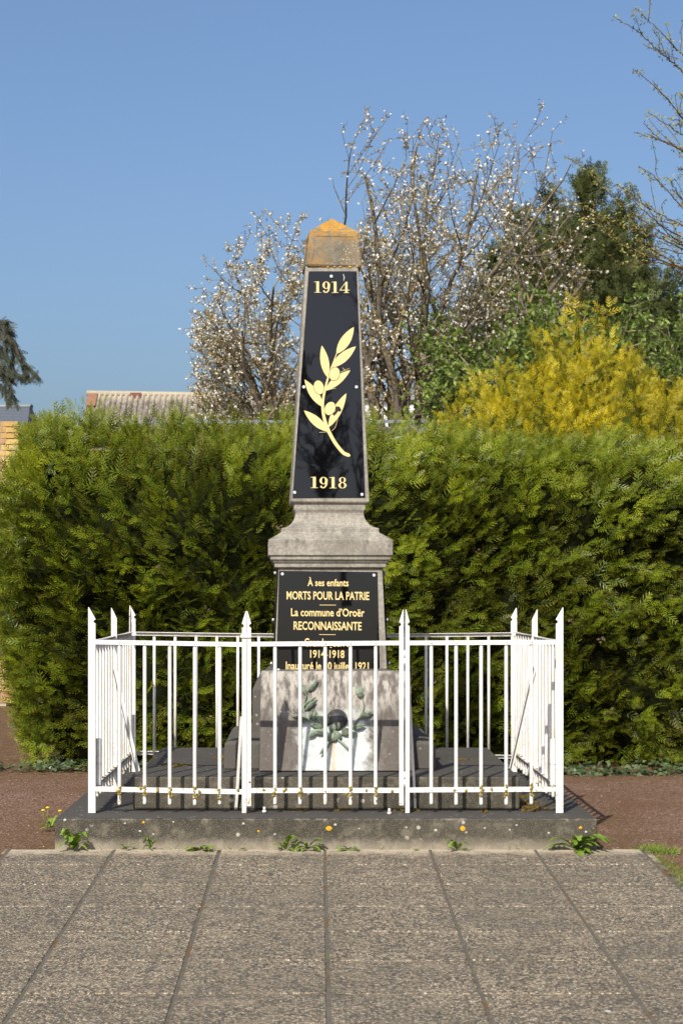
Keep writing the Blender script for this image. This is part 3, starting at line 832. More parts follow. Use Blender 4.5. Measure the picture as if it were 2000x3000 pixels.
def bleaf(b, a, c, w, lift=0.02, cup=0.010, lobes=0, base_l=0.012):
    """bronze leaf from crop point a to crop point c, folded along the midrib"""
    A = W(a[0], a[1], base_l); Cc = W(c[0], c[1], lift); d = Cc - A; L = d.length
    s = d.cross(tn).normalized() * (0.95*w/5.227/ (F/11.4))
    n = 10; vs_ = []; 
    for i in range(n+1):
        t = i/n; k = math.sin(math.pi*min(1, t**0.85))**0.8
        if lobes: k *= 0.78 + 0.30*abs(math.sin(t*math.pi*lobes))
        m = A + d*t + tn*(math.sin(math.pi*t)*0.012)
        vs_ += [m + s*k*0.5 - tn*0.0, m + tn*cup*k, m - s*k*0.5]
        vs_ += [m + s*k*0.5 - tn*0.004, m - tn*0.003, m - s*k*0.5 - tn*0.004]
    fs = []
    for i in range(n):
        o = i*6; p = o+6
        fs += [(o,o+1,p+1,p),(o+1,o+2,p+2,p+1),(p+3,p+4,o+4,o+3),(p+4,p+5,o+5,o+4),(o,p,p+3,o+3),(o+2,o+5,p+5,p+2)]
    b.add(vs_, fs)
wreath = None
L_ = [((405,300),(320,110),75,0),((425,245),(578,55),85,0),((365,465),(563,322),72,0),((375,535),(553,378),66,0),((300,600),(262,498),60,0),((445,690),(168,600),60,0),
      ((455,690),(510,505),80,0),((520,700),(545,520),78,0),((665,800),(440,725),95,0),((735,880),(458,850),95,0),((560,830),(432,950),90,0),((720,760),(545,600),120,0),
      ((800,700),(560,680),110,0),((885,830),(905,655),80,0),((935,975),(812,838),105,0),((760,860),(850,745),120,0),((760,1000),(880,880),130,0),
      ((1250,340),(1165,160),120,4),((1200,660),(1425,545),105,4),((1095,800),(1305,755),100,4),((940,900),(1100,820),120,4),((1050,905),(1180,890),80,3),((735,1000),(770,880),110,0),
      ((720,1080),(605,1205),60,0),((940,850),(1060,870),120,3)]
for k, (a, c, w, lb) in enumerate(L_):
    b = MB(); bleaf(b, a, c, w, 0.018 + 0.004*(k % 4), 0.012, lb, 0.010 + 0.003*(k % 3))
    o = obj('bronze_leaf', b, M_bronze, tab)
for pts, r in (([(335,150),(405,300),(370,420),(365,540),(440,690),(620,800),(780,900),(880,970),(1060,1140)], .0045),
               ([(1250,330),(1280,440),(1262,560),(1190,670),(1110,770),(1000,860),(880,930),(800,980),(720,1075),(640,1170)], .0045)):
    b = MB(); pp = smooth_path([W(x, y, 0.014) for x, y in pts], 4); n = len(pp)
    b.tube(pp, [r*(0.7 + 0.9*i/n) for i in range(n)], 7)
    obj('bronze_stem', b, M_bronze, tab)
b = MB()    # helmet-like dome behind the wreath
cc = W(870, 680, 0.0); u = Vector((1,0,0)); v = plM[2]; n_ = 22; m_ = 6
rx, rz = 150/5.227/(F/11.4), 160/5.227/(F/11.4)
vs_ = []
for j in range(m_+1):
    ph = math.pi/2 * j/m_
    for k in range(n_):
        t = 2*math.pi*k/n_
        vs_.append(cc + u*rx*math.cos(ph)*math.cos(t) + v*rz*math.cos(ph)*math.sin(t) + tn*(0.045*math.sin(ph)))
fs = []
for j in range(m_):
    for k in range(n_):
        a = j*n_+k; c2 = j*n_+(k+1) % n_
        fs.append((a, c2, c2+n_, a+n_))
b.add(vs_, fs, True)
b.tube([cc + u*rx*1.03*math.cos(2*math.pi*k/24) + v*rz*1.03*math.sin(2*math.pi*k/24) + tn*0.006 for k in range(25)], 0.004, 6)
obj('bronze_helmet', b, M_helmet, tab)

# ---------------------------------------------------------------- white railing
DF = 10.83; PM = F/DF
fence = empty('railing', 'white painted iron railing with spear-tipped posts around the memorial', 'fence', (0.05, DF, ZS))
def X_(px, D=DF): return (px - VX) * D / F
def Zp(py, D=DF): return H - (py - VY) * D / F
def finial(w, h, slope=0.066, notch=True, tip=0.004):
    p = [(0, 0), (w, 0)]
    zt = h - slope
    if notch:
        p += [(w, zt-0.028)] + [(w - 0.011*math.sin(t), zt - 0.015 - 0.0105*math.cos(t)) for t in [math.pi*i/6 for i in range(7)]] + [(w, zt-0.003)]
    p += [(w, zt), (tip, h), (0, h)]
    return p
def angle_post(x, y, ztop, w, sx, sy, zbot=ZS, notch_f=True, notch_s=True, name='post', parent=None, m=None, slope=0.066, side=0.03):
    """L-section post; corner edge at x,y; flange facing the viewer runs sx, side flange runs sy"""
    b = MB(); h = ztop - zbot
    b.prism(finial(w, h, slope, notch_f), (x, y, zbot), (sx, 0, 0), (0, 0, 1), (0, 0.004*sy, 0))
    if side: b.prism(finial(side, h-0.002, slope, notch_s), (x, y + 0.0045*sy, zbot), (0, sy, 0), (0, 0, 1), (0.004*sx, 0, 0))
    return obj(name, b, m or M_white, parent or fence)
DB = 13.29
xl, xr = X_(258.3), X_(1649.5)
xlb, xrb = X_(380, DB), X_(1512.5, DB)
angle_post(xl, DF, Zp(1779), 0.041, 1, 1)
angle_post(xr, DF, Zp(1780), 0.042, -1, 1)
angle_post(xlb, DB, Zp(1774, DB), 0.040, 1, -1, m=M_white)
angle_post(xrb, DB, Zp(1781, DB), 0.040, -1, -1, m=M_white)
DM = 12.06
xlm, xrm = X_(324, DM), X_(1574, DM)
angle_post((xl+xlb)/2, DM, Zp(1781, DM), 0.036, 1, 1, notch_f=False)
angle_post((xr+xrb)/2, DM, Zp(1786, DM), 0.036, -1, 1, notch_f=False)
angle_post(X_(721.3), DF, Zp(1791), 0.0245, -1, 1, slope=0.068)            # gate posts
angle_post(X_(1187.3), DF, Zp(1786), 0.0230, 1, 1, slope=0.068)
# shared rod mesh
def rod_mesh(name, h, r=0.0107):
    b = MB(); b.tube([(0,0,0),(0,0,.01),(0,0,h-.012),(0,0,h-0.006),(0,0,h)], [r, r, r, r*.95, r*0.6], 12); return mesh(name, b, M_white)
def rail(p0, p1, hgt, depth, parent, zsag=None, m=None, rivets=None, inward=(0,1,0)):
    """angle-iron rail from p0 to p1 (top front edge), vertical flange facing out and horizontal flange on top"""
    p0 = Vector(p0); p1 = Vector(p1); b = MB(); inn = Vector(inward)
    n = 8 if zsag else 1
    for i in range(n):
        a = p0.lerp(p1, i/n); c = p0.lerp(p1, (i+1)/n)
        if zsag: a.z += zsag*math.sin(math.pi*i/n); c.z += zsag*math.sin(math.pi*(i+1)/n)
        up_ = Vector((0,0,1))
        b.add([a, c, c - up_*hgt, a - up_*hgt, a + inn*0.004, c + inn*0.004, c + inn*0.004 - up_*hgt, a + inn*0.004 - up_*hgt],
              [(0,1,2,3),(5,4,7,6),(3,2,6,7),(0,4,5,1),(0,3,7,4),(1,5,6,2)])
        a2 = a + inn*0.0045; c2 = c + inn*0.0045; dd = inn*depth
        b.add([a2, c2, c2 + dd, a2 + dd, a2 - up_*0.004, c2 - up_*0.004, c2 + dd - up_*0.004, a2 + dd - up_*0.004],
              [(3,2,1,0),(4,5,6,7),(0,1,5,4),(2,3,7,6),(0,4,7,3),(1,2,6,5)])
    if rivets:
        for t in rivets:
            c = p0.lerp(p1, t) - Vector((0,0,hgt*0.45)) - inn*0.001
            b.ball(c, 0.0065, 8, 4, (1, 0.7, 1))
    return obj('rail', b, m or M_white, parent)
def lich_clump(b, c, r, k, rg):
    for _ in range(k):
        b.ball((c[0] + rg.gauss(0, r*0.7), c[1] - abs(rg.gauss(0, 0.003)), c[2] + rg.gauss(0, r)), rg.uniform(.0035, .008), 5, 3, (1, .5, 1))
lrg = random.Random(9)
def front_panel(name, label, xa, xb, za, zb, z2a, z2b, rods, gate=None):
    pn = empty_part(name, fence)
    if label: pn['label'] = label
    tt = [(r - xa)/(xb - xa) for r in rods]
    rail((xa, DF+0.001, za), (xb, DF+0.001, zb), 0.0255, 0.024, pn, rivets=tt)
    rail((xa, DF+0.001, z2a), (xb, DF+0.001, z2b), 0.0262, 0.024, pn, rivets=tt)
    zlow = Zp(2359)
    for r, t in zip(rods, tt):
        ztop = za + (zb-za)*t - 0.016
        me = rod_mesh('baluster', ztop - zlow - lrg.uniform(-.004, .004))
        link('baluster', me, pn, (r, DF + 0.017, zlow + lrg.uniform(-.003, .003)))
    b = MB()
    for r, t in zip(rods, tt):
        zz = z2a + (z2b-z2a)*t
        if lrg.random() < 0.9:
            lich_clump(b, (r + lrg.uniform(-.008, .008), DF + 0.004, zz - 0.040), 0.010, lrg.randint(6, 14), lrg)
            lich_clump(b, (r, DF - 0.001, zz + 0.001), 0.006, lrg.randint(3, 8), lrg)
            lich_clump(b, (r, DF - 0.001, zz - 0.020), 0.006, lrg.randint(2, 6), lrg)
    for _ in range(5):
        t = lrg.random(); lich_clump(b, (xa + (xb-xa)*t, DF - 0.001, z2a + (z2b-z2a)*t - lrg.uniform(0, .02)), 0.004, 4, lrg)
    obj('lichen', b, M_lichen, pn)['kind'] = 'stuff'
    return pn
def empty_part(name, parent):
    o = bpy.data.objects.new(name, None); C.objects.link(o); o.parent = parent; o.empty_display_size = .05
    ROOT[o.name] = ROOT[parent.name]; return o
front_panel('panel', None, X_(279.5), X_(708.5), Zp(1874.7), Zp(1882), Zp(2305.7), Zp(2314.5), [X_(p) for p in (349.1,423.1,496.7,570,643.2)])
front_panel('panel', None, X_(1199), X_(1627), Zp(1877.5), Zp(1875), Zp(2309), Zp(2306.5), [X_(p) for p in (1263.5,1336.3,1409.6,1483.2,1556.9)])
gate = front_panel('gate', 'narrow white gate leaf closing the middle of the front side', X_(735.5), X_(1168.5), Zp(1881), Zp(1877.5), Zp(2310.5), Zp(2310), [X_(p) for p in (805.4,878.9,952.6,1026.7,1100.5)])
angle_post(X_(722.8), DF, Zp(1790.5), 0.0240, 1, 1, zbot=Zp(2362.5), name='stile', parent=gate, slope=0.068)
angle_post(X_(1181.9), DF, Zp(1786.5), 0.0250, -1, 1, zbot=Zp(2360), name='stile', parent=gate, slope=0.068)
b = MB(); b.box(X_(704.3), X_(736.2), DF-0.009, DF-0.0035, Zp(1868.5), Zp(1859.5)); b.box(X_(705), X_(710), DF-0.0035, DF+0.03, Zp(1868), Zp(1860)); obj('latch_band', b, M_white, gate, 0.0015)
for (y0, y1) in ((1908, 1949), (2264, 2306)):
    b = MB(); xx = X_(1184.6)
    b.tube([(xx, DF+0.008, Zp(y1)), (xx, DF+0.008, Zp((y0+y1)/2)+0.001)], 0.0056, 10)
    b.tube([(xx, DF+0.008, Zp((y0+y1)/2)+0.003), (xx, DF+0.008, Zp(y0))], 0.0056, 10)
    b.tube([(xx, DF+0.008, Zp(y0)), (xx, DF+0.008, Zp(y0)+0.006)], 0.0035, 8)
    h_ = obj('hinge', b, M_white, gate)
b = MB(); b.ball((X_(731), DF-0.002, Zp(2292)), 0.006, 8, 5, (1, .6, 1)); obj('rusty_bolt', b, M_rust, gate)
# sides
def side_panel(xa, xb, ya, yb, sx):
    """xa,ya front corner; xb,yb rear corner; sx=+1 left side (inward is +x)"""
    pn = empty_part('panel', fence)
    ym = DM; xm = (xa + xb)/2
    for (y0, y1, x0, x1) in ((ya+0.05, ym-0.004, xa, xm), (ym+0.036, yb-0.036, xm, xb)):
        rail((x0, y0, Zp(1876)), (x1, y1, Zp(1876)-0.004), 0.026, 0.024, pn, zsag=-0.004, m=M_white_d, inward=(sx, 0, 0))
        rail((x0, y0, Zp(2306)), (x1, y1, Zp(2306)), 0.026, 0.030, pn, m=M_white_d, inward=(sx, 0, 0))
        n = 7
        for k in range(n):
            t = (k + 0.75)/(n + 0.5); y = y0 + (y1-y0)*t; x = x0 + (x1-x0)*t + sx*0.017
            zl = ZS + lrg.uniform(.04, .06)
            me = rod_mesh('baluster', Zp(1876) - 0.016 - zl, 0.0098); me.materials[0] = M_white_d
            link('baluster', me, pn, (x, y, zl))
    b = MB()
    for _ in range(26):
        t = lrg.random(); y = ya + (yb-ya)*t; x = xa + (xb-xa)*t
        for _k in range(5):
            b.ball((x + sx*lrg.uniform(.004,.034), y + lrg.gauss(0,.012), Zp(2306) + lrg.uniform(-.001,.004)), lrg.uniform(.003,.007), 5, 3, (1,1,.5))
    obj('lichen', b, M_lichen, pn)['kind'] = 'stuff'
side_panel(xl, xlb, DF, DB, 1)
side_panel(xr, xrb, DF, DB, -1)
# rear
pn = empty_part('panel', fence)
rail((xlb+0.041, DB+0.001, Zp(1851, DB)), (xrb-0.041, DB+0.001, Zp(1853, DB)), 0.026, 0.02, pn, zsag=-0.012, m=M_white_d, inward=(0,-1,0))
rail((xlb+0.041, DB+0.001, Zp(2200, DB)), (xrb-0.041, DB+0.001, Zp(2212, DB)), 0.026, 0.02, pn, m=M_white_d, inward=(0,-1,0))
for k in range(18):
    x = X_(452.3 + 61.15*k, DB)
    if x > xrb - 0.06: break
    b = MB(); hh = Zp(1853, DB) - 0.03 - ZS - 0.05
    b.tube([(0,0,0),(0,0,hh)], 0.0098, 10)
    me = mesh('baluster', b, M_white_d)
    link('baluster', me, pn, (x, DB-0.012, ZS+0.05))
# braces
def brace(pa, pb, w=0.03, dirw=(1,0,0), m=None, dirt=(0,1,0)):
    pa = Vector(pa); pb = Vector(pb); u = Vector(dirw)*w; t = Vector(dirt)*0.004; v = Vector(dirt)*w*0.9
    b = MB()
    b.add([pa, pa+u, pb+u, pb, pa+t, pa+u+t, pb+u+t, pb+t], [(0,3,2,1),(4,5,6,7),(0,1,5,4),(2,3,7,6),(1,2,6,5),(3,0,4,7)])
    t2 = Vector(dirw)*0.004; a2 = pa + t*1.1; b2 = pb + t*1.1
    b.add([a2, a2+t2, b2+t2, b2, a2+v, a2+t2+v, b2+t2+v, b2+v], [(0,3,2,1),(4,5,6,7),(0,1,5,4),(2,3,7,6),(1,2,6,5),(3,0,4,7)])
    return obj('brace', b, m or M_white_d, fence)
brace(P(703, 2100, DF+0.036), (X_(687, 11.0), 11.0, ZS), 0.016)
brace(P(1192, 1975, DF+0.036), (X_(1213, 11.0), 11.0, ZS), 0.014)
xm = (xl+xlb)/2; brace((xm+0.006, DM-0.008, Zp(1955, DM)), (xm+0.185, DM-0.008, ZS), 0.028, m=M_white, dirt=(0,-1,0))
xm = (xr+xrb)/2; brace((xm-0.034, DM-0.008, Zp(1950, DM)), (xm-0.215, DM-0.008, ZS), 0.028, m=M_white, dirt=(0,-1,0))
# flag sockets
for (x, y, z0, z1_) in ((X_(287.7,10.9), 10.895, Zp(2299,10.9), Zp(2164,10.9)), (X_(1619.5,10.9), 10.895, Zp(2301,10.9), Zp(2165,10.9)),
                        (X_(390,13.2), 13.2, Zp(2215,13.2), Zp(2094,13.2)), (X_(1503.5,13.2), 13.2, Zp(2213,13.2), Zp(2097,13.2))):
    b = MB(); b.tube([(x,y,z0),(x,y,z1_)], 0.0185, 16, caps=False); b.tube([(x,y,z1_),(x,y,z0)], 0.0155, 16, caps=False); b.tube([(x,y,z0+.001),(x,y,z0+.004)], 0.018, 16)
    so = obj('flag_socket', b, M_white, fence)
    b = MB(); zz = z0 + (z1_-z0)*0.46
    b.tube([(x+0.0195*math.cos(k*math.pi/8), y+0.0195*math.sin(k*math.pi/8), zz) for k in range(17)], 0.0016, 5)
    obj('wire_tie', b, M_bolt, so)
# two little stops standing on the slab under the gate
for i, (px, py) in enumerate(((774, 2381), (1140, 2386))):
    D = (H-ZS)*F/(py-VY); b = MB()
    b.tube([(0,0,0),(0,0,0.012)], 0.012, 10); b.tube([(0,0,0.012),(0,0,0.032)], [0.009,0.007], 10)
    o = obj('ground_stop', b, M_white_d, None, org=((px-VX)*D/F, D, ZS))
    for v_ in o.data.vertices: v_.co += Vector(((px-VX)*D/F, D, ZS))
    tag(o, ('small white stop on the slab near the left gate post', 'small white stop on the slab near the right gate post')[i], 'gate stop', 'gate stops on the slab')

# lichen rosettes on the slab front
for (px, py, r, m) in ((963,2428,.017,M_lich_o),(1355,2428,.017,M_lich_o),(420,2410,.008,M_lich_o),(1700,2426,.010,M_lich_o),(757,2436,.007,M_lich_o),(1738,2428,.004,M_lich_o),(1672,2465,.006,M_lich_o),
                       (366,2413,.006,M_lich_w),(410,2436,.008,M_lich_w),(449,2445,.006,M_lich_w),(508,2409,.006,M_lich_w),(713,2414,.008,M_lich_w),(982,2417,.008,M_lich_w),(1276,2433,.009,M_lich_w),(1190,2425,.006,M_lich_w),
                       (805,2445,.006,M_lich_w),(1420,2427,.006,M_lich_w),(1607,2441,.007,M_lich_w),(1493,2432,.006,M_lich_w),(1051,2428,.005,M_lich_w),(190,2403,.009,M_lich_w),(194,2440,.006,M_lich_w),(1513,2418,.006,M_lich_w),(1716,2438,.008,M_lich_w),(1740,2460,.004,M_lich_w)):
    D = 10.588; c = P(px, py, D); b = MB(); n = 16
    ring_ = [(c.x + r*math.cos(t*2*math.pi/n)*lr.uniform(.75,1.12), D, c.z + r*0.85*math.sin(t*2*math.pi/n)*lr.uniform(.75,1.12)) for t in range(n)]
    b.add(ring_ + [(c.x, D-0.002, c.z)], [(i, (i+1) % n, n) for i in range(n)])
    obj('lichen_patch', b, m, base)
# moss cushions on the dark tops
for cx_, cy_, zt, n, sp_r, par in ((-0.86,11.72,Z1,26,.05,stp),(-0.55,12.3,Z1,14,.05,stp),(-0.52,11.9,Z1,16,.04,stp),(-0.62,12.2,Z1,10,.03,stp),(-0.38,11.95,Z1,12,.04,stp),(-0.30,12.35,Z1,12,.05,stp),(0.95,12.1,Z1,8,.05,stp),
                              (1.24,11.35,ZS,40,.06,base),(1.26,11.1,ZS,30,.05,base),(1.20,11.7,ZS,30,.05,base),(1.23,10.95,ZS,12,.03,base),(0.53,10.98,ZS,18,.03,base),(0.95,10.9,ZS,10,.02,base),(-0.1,11.0,ZS,14,.03,base),(0.15,11.0,ZS,8,.05,base)):
    b = MB()
    for _ in range(n):
        b.ball((cx_ + lr.gauss(0, sp_r), cy_ + lr.gauss(0, sp_r*0.8), zt), lr.uniform(.006,.014), 6, 4, (1.2,1.2,.8))
    obj('moss_cushion', b, M_moss, par)['kind'] = 'stuff'

# ---------------------------------------------------------------- hedge
HX0, HX1 = -2.45, 4.7
def nz(x, y, z, s, seed=0.0): return mn.noise(Vector((x*s + seed, y*s + 7.3 + seed, z*s)))
def htop(x): return 2.80 - 0.035*(x + 2.4) + 0.05*nz(x, 0, 0, 1.3, 5)
def xleft(z_):
    x = -2.60
    if z_ < 1.2: x += (1.2 - z_)*0.30
    if z_ > 2.1: x += (z_ - 2.1)*0.62
    return x + 0.10*nz(0, 0, z_, 1.8, 9)
def yfront(x, z_):
    y = 15.50 + 0.16*nz(x, 0, z_, 1.6, 2) + 0.10*nz(x, 0, z_, 4.0, 3)
    if z_ < 0.45: y += (0.45 - z_)*0.5
    if z_ > 2.0: y += ((z_ - 2.0)/0.8)**2 * 0.5
    return y
hedge = empty('hedge', 'dense clipped green conifer hedge behind the memorial', 'hedge', (0.8, 16.2, 0))
b = MB(); nx, nzv = 60, 24     # added solid core: blocks light, its dark colour stands for inner shade
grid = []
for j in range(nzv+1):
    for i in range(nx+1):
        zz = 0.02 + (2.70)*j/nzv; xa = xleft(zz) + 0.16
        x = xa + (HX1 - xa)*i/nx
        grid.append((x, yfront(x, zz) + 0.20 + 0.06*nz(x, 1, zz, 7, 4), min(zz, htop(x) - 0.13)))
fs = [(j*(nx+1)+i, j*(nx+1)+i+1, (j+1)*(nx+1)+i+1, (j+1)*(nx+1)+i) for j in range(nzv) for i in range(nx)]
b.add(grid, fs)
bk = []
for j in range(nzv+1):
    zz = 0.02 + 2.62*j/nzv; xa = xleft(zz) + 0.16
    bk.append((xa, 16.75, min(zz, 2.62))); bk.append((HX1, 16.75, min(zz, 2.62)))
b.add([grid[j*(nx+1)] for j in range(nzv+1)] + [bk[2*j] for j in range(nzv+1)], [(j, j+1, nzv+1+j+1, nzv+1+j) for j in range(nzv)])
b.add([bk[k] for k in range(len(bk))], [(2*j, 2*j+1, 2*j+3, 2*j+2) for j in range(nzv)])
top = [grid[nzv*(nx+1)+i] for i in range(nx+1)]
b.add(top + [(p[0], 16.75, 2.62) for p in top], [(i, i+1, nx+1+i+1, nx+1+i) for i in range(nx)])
obj('shade_core', b, M_core, hedge)

O, D_, N_, S_, Tn = [], [], [], [], []
hr = random.Random(21)
def shoot(p, d, L, nf, tone, size, lists, flat_n=None, jitter=0.35):
    """a shoot carrying flat sprays to both sides and one at its tip"""
    d = d.normalized(); side = d.cross(flat_n).normalized() if flat_n else d.orthogonal().normalized()
    nn = side.cross(d)
    for k in range(nf):
        t = (k + 0.4)/nf
        sgn = 1 if k % 2 else -1
        dd = (d*0.75 + side*sgn*0.75*(1 - 0.5*t) + Vector((hr.gauss(0,jitter*.5), hr.gauss(0,jitter*.5), hr.gauss(0,jitter*.5))))
        if k == nf-1: dd = d + Vector((hr.gauss(0,.15), hr.gauss(0,.15), hr.gauss(0,.15)))
        lists[0].append(tuple(p + d*L*t)); lists[1].append(tuple(dd))
        n2 = nn + Vector((hr.gauss(0,jitter), hr.gauss(0,jitter), hr.gauss(0,jitter)))
        lists[2].append(tuple(n2)); lists[3].append(size*hr.uniform(.75,1.25)*(1 - 0.25*t)); lists[4].append(tone + hr.gauss(0,.10))
HL = (O, D_, N_, S_, Tn)
# front face
cnt = 0
while cnt < 5200:
    zz = hr.uniform(0.05, 2.85); x = hr.uniform(-2.65, 3.55) if hr.random() < 0.93 else hr.uniform(3.5, HX1)
    if x < xleft(zz) - .03 or zz > htop(x) + 0.02: continue
    cnt += 1
    clump = nz(x, 2, zz, 3.2, 1); big = nz(x, 5, zz, 1.1, 6)
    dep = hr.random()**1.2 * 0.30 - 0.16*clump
    y = yfront(x, zz) + dep
    lat = 0.55*math.tanh((x + 0.55)*0.7) + 0.5*nz(x, 8, zz, 0.9, 3)
    up = 0.32 + 0.9*max(0, (zz-1.7)/1.1)**1.2 + 0.3*nz(x, 3, zz, 1.4, 12)
    if zz < 0.5: up -= 0.35
    out = 0.75 - 0.38*max(0, (zz-2.0)/0.8)
    d = Vector((lat*1.2 + hr.gauss(0,.22), -out + hr.gauss(0,.12), up + hr.gauss(0,.18)))
    fn = Vector((hr.gauss(0,.45), -0.55, 0.75 if zz < 2.2 else 0.25)) + Vector((0, 0, hr.gauss(0,.3)))
    tone = 0.50 + 0.40*clump + 0.22*big - dep*1.3 + hr.gauss(0,.10) + 0.10*max(0, (zz-1.9)/0.9)  # darker with depth: self-shadow painted into the tone; paler towards the top
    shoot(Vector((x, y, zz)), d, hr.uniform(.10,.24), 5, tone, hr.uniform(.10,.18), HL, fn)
# left end
for _ in range(1000):
    zz = hr.uniform(0.05, 2.75); y = hr.uniform(15.6, 16.7); x = xleft(zz) + hr.random()*0.22 - .04
    d = Vector((-0.7, -0.35 + hr.gauss(0,.2), 0.55 + 0.4*max(0,(zz-1.6)) + hr.gauss(0,.2)))
    shoot(Vector((x, y, zz)), d, hr.uniform(.12,.24), 5, 0.5 + hr.gauss(0,.15), hr.uniform(.10,.17), HL, Vector((-0.3,-0.7,0.5)))
# top edge
for _ in range(1700):
    x = hr.uniform(-2.3, 3.6); y = 15.85 + hr.random()*0.8; t0 = htop(x) - 0.08
    h = hr.uniform(.04, .15) + (0.16 if nz(x, 0, 1, 4.5, 8) > 0.22 else 0)
    d = Vector((hr.gauss(0.02,.22), hr.gauss(-.12,.2), 1.0))
    shoot(Vector((x, y, t0 + hr.uniform(-.05,.02))), d, h*1.3, 5, 0.58 + hr.gauss(0,.18), hr.uniform(.07,.12), HL, Vector((hr.gauss(0,.4), -1, .1)))
# feathery left shoulder
for _ in range(60):
    x = hr.uniform(-2.38, -1.9); y = hr.uniform(15.7, 16.4); t0 = 2.30 + (x+2.42)*0.9
    d = Vector((-0.45 + hr.gauss(0,.2), -0.1, 1.0)); shoot(Vector((x, y, t0)), d, hr.uniform(.2,.36), 7, 0.6, hr.uniform(.08,.12), HL, Vector((0.2,-1,.2)))
SP = tmpl_spray(4, 44, 0.030, 0.44, 0.12, .40)
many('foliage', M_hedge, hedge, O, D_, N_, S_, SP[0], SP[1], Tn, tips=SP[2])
dd_ = ([], [], [], [], [])
for _ in range(26):
    zz = hr.uniform(.2, 2.3); x = hr.uniform(-2.2, 3.5)
    shoot(Vector((x, yfront(x, zz) - .04, zz)), Vector((hr.gauss(0,.6), -.4, hr.gauss(.1,.5))), .1, 3, hr.uniform(.1,.6), .055, dd_, Vector((0,-1,.3)))
many('dead_sprays', M_litter, hedge, *[np.array(a_) for a_ in dd_[:4]], SP[0], SP[1], dd_[4], tips=SP[2])
print('hedge sprays', len(O))
b = MB()
for k in range(9):
    x = -2.0 + 0.72*k; b.tube([(x, 16.1, -0.02), (x + .05, 16.1, 0.9), (x, 16.15, 2.4)], [.05,.035,.01], 7)
obj('stem', b, M_bark_brown, hedge)['kind'] = 'stuff'

# ivy and litter along the hedge foot, straw on the gravel
N = 2300
ix = nrs.uniform(-2.9, 3.6, N); iy = 15.22 + nrs.normal(0, .10, N) + 0.12*np.sin(ix*2.1); 
keep = (np.abs(np.sin(ix*1.7 + 1)) + nrs.rand(N)*0.7) > 0.55
ix, iy = ix[keep], iy[keep]; N = len(ix)
iz = 0.01 + nrs.rand(N)*0.10*np.clip(1 - np.abs(iy-15.3)*3, 0.1, 1)
T_ivy = (np.array([(0,0,0),(-.5,.25,.05),(-.25,.55,.0),(0,1,-.08),(.25,.55,0),(.5,.25,.05),(0,.35,.06)], float), np.array([(0,6,2,1),(6,4,3,2),(0,5,4,6)]))
dirs = np.stack([nrs.normal(0,1,N), nrs.normal(-.6,.6,N), nrs.normal(.1,.3,N)], 1); nm = np.stack([nrs.normal(0,.4,N), nrs.normal(-.5,.3,N), np.ones(N)], 1)
ivy = many('ivy', M_ivy, None, np.stack([ix, iy, iz], 1), dirs, nm, nrs.uniform(.03,.06,N), T_ivy[0], T_ivy[1], nrs.rand(N), tips=np.zeros(7))
tag(ivy, 'low grey-green ivy creeping along the foot of the hedge', 'ivy')
N = 1500
lx = np.concatenate([nrs.uniform(-3.2, 3.6, 700), nrs.uniform(1.55, 3.0, 500), nrs.uniform(-2.6, -1.45, 300)])
ly = np.concatenate([nrs.normal(15.0, .25, 700), nrs.uniform(10.4, 14.8, 500), nrs.uniform(10.4, 14.8, 300)])
a = nrs.uniform(0, 6.28, N)
lit = many('leaf_litter', M_litter, None, np.stack([lx, ly, np.full(N, .003) + nrs.rand(N)*.006], 1), np.stack([np.cos(a), np.sin(a), nrs.normal(0,.1,N)], 1),
           np.stack([nrs.normal(0,.3,N), nrs.normal(0,.3,N), np.ones(N)], 1), nrs.uniform(.008,.028,N), np.array([(0,0,0),(-.16,.5,.1),(0,1,.0),(.16,.5,.1)], float), np.array([(0,1,2,3)]), nrs.rand(N), tips=np.zeros(4))
tag(lit, 'dry leaf bits and straw scattered on the red gravel', 'litter')
a = nrs.uniform(0, 6.28, 70)
N = 70
stw = many('straw', M_litter, None, np.stack([nrs.uniform(1.6,3.0,N), nrs.uniform(10.6,14.5,N), np.full(N,.006)], 1), np.stack([np.cos(a), np.sin(a)*.6, np.zeros(N)], 1), np.tile([0,0,1.], (N,1)), nrs.uniform(.05,.16,N),
           np.array([(-.012,0,0),(-.012,1,.02),(.012,1,.02),(.012,0,0)], float), np.array([(0,1,2,3)]), nrs.uniform(.4,1,N), tips=np.zeros(4))
tag(stw, 'thin dry straws lying on the gravel right of the slab', 'straw')

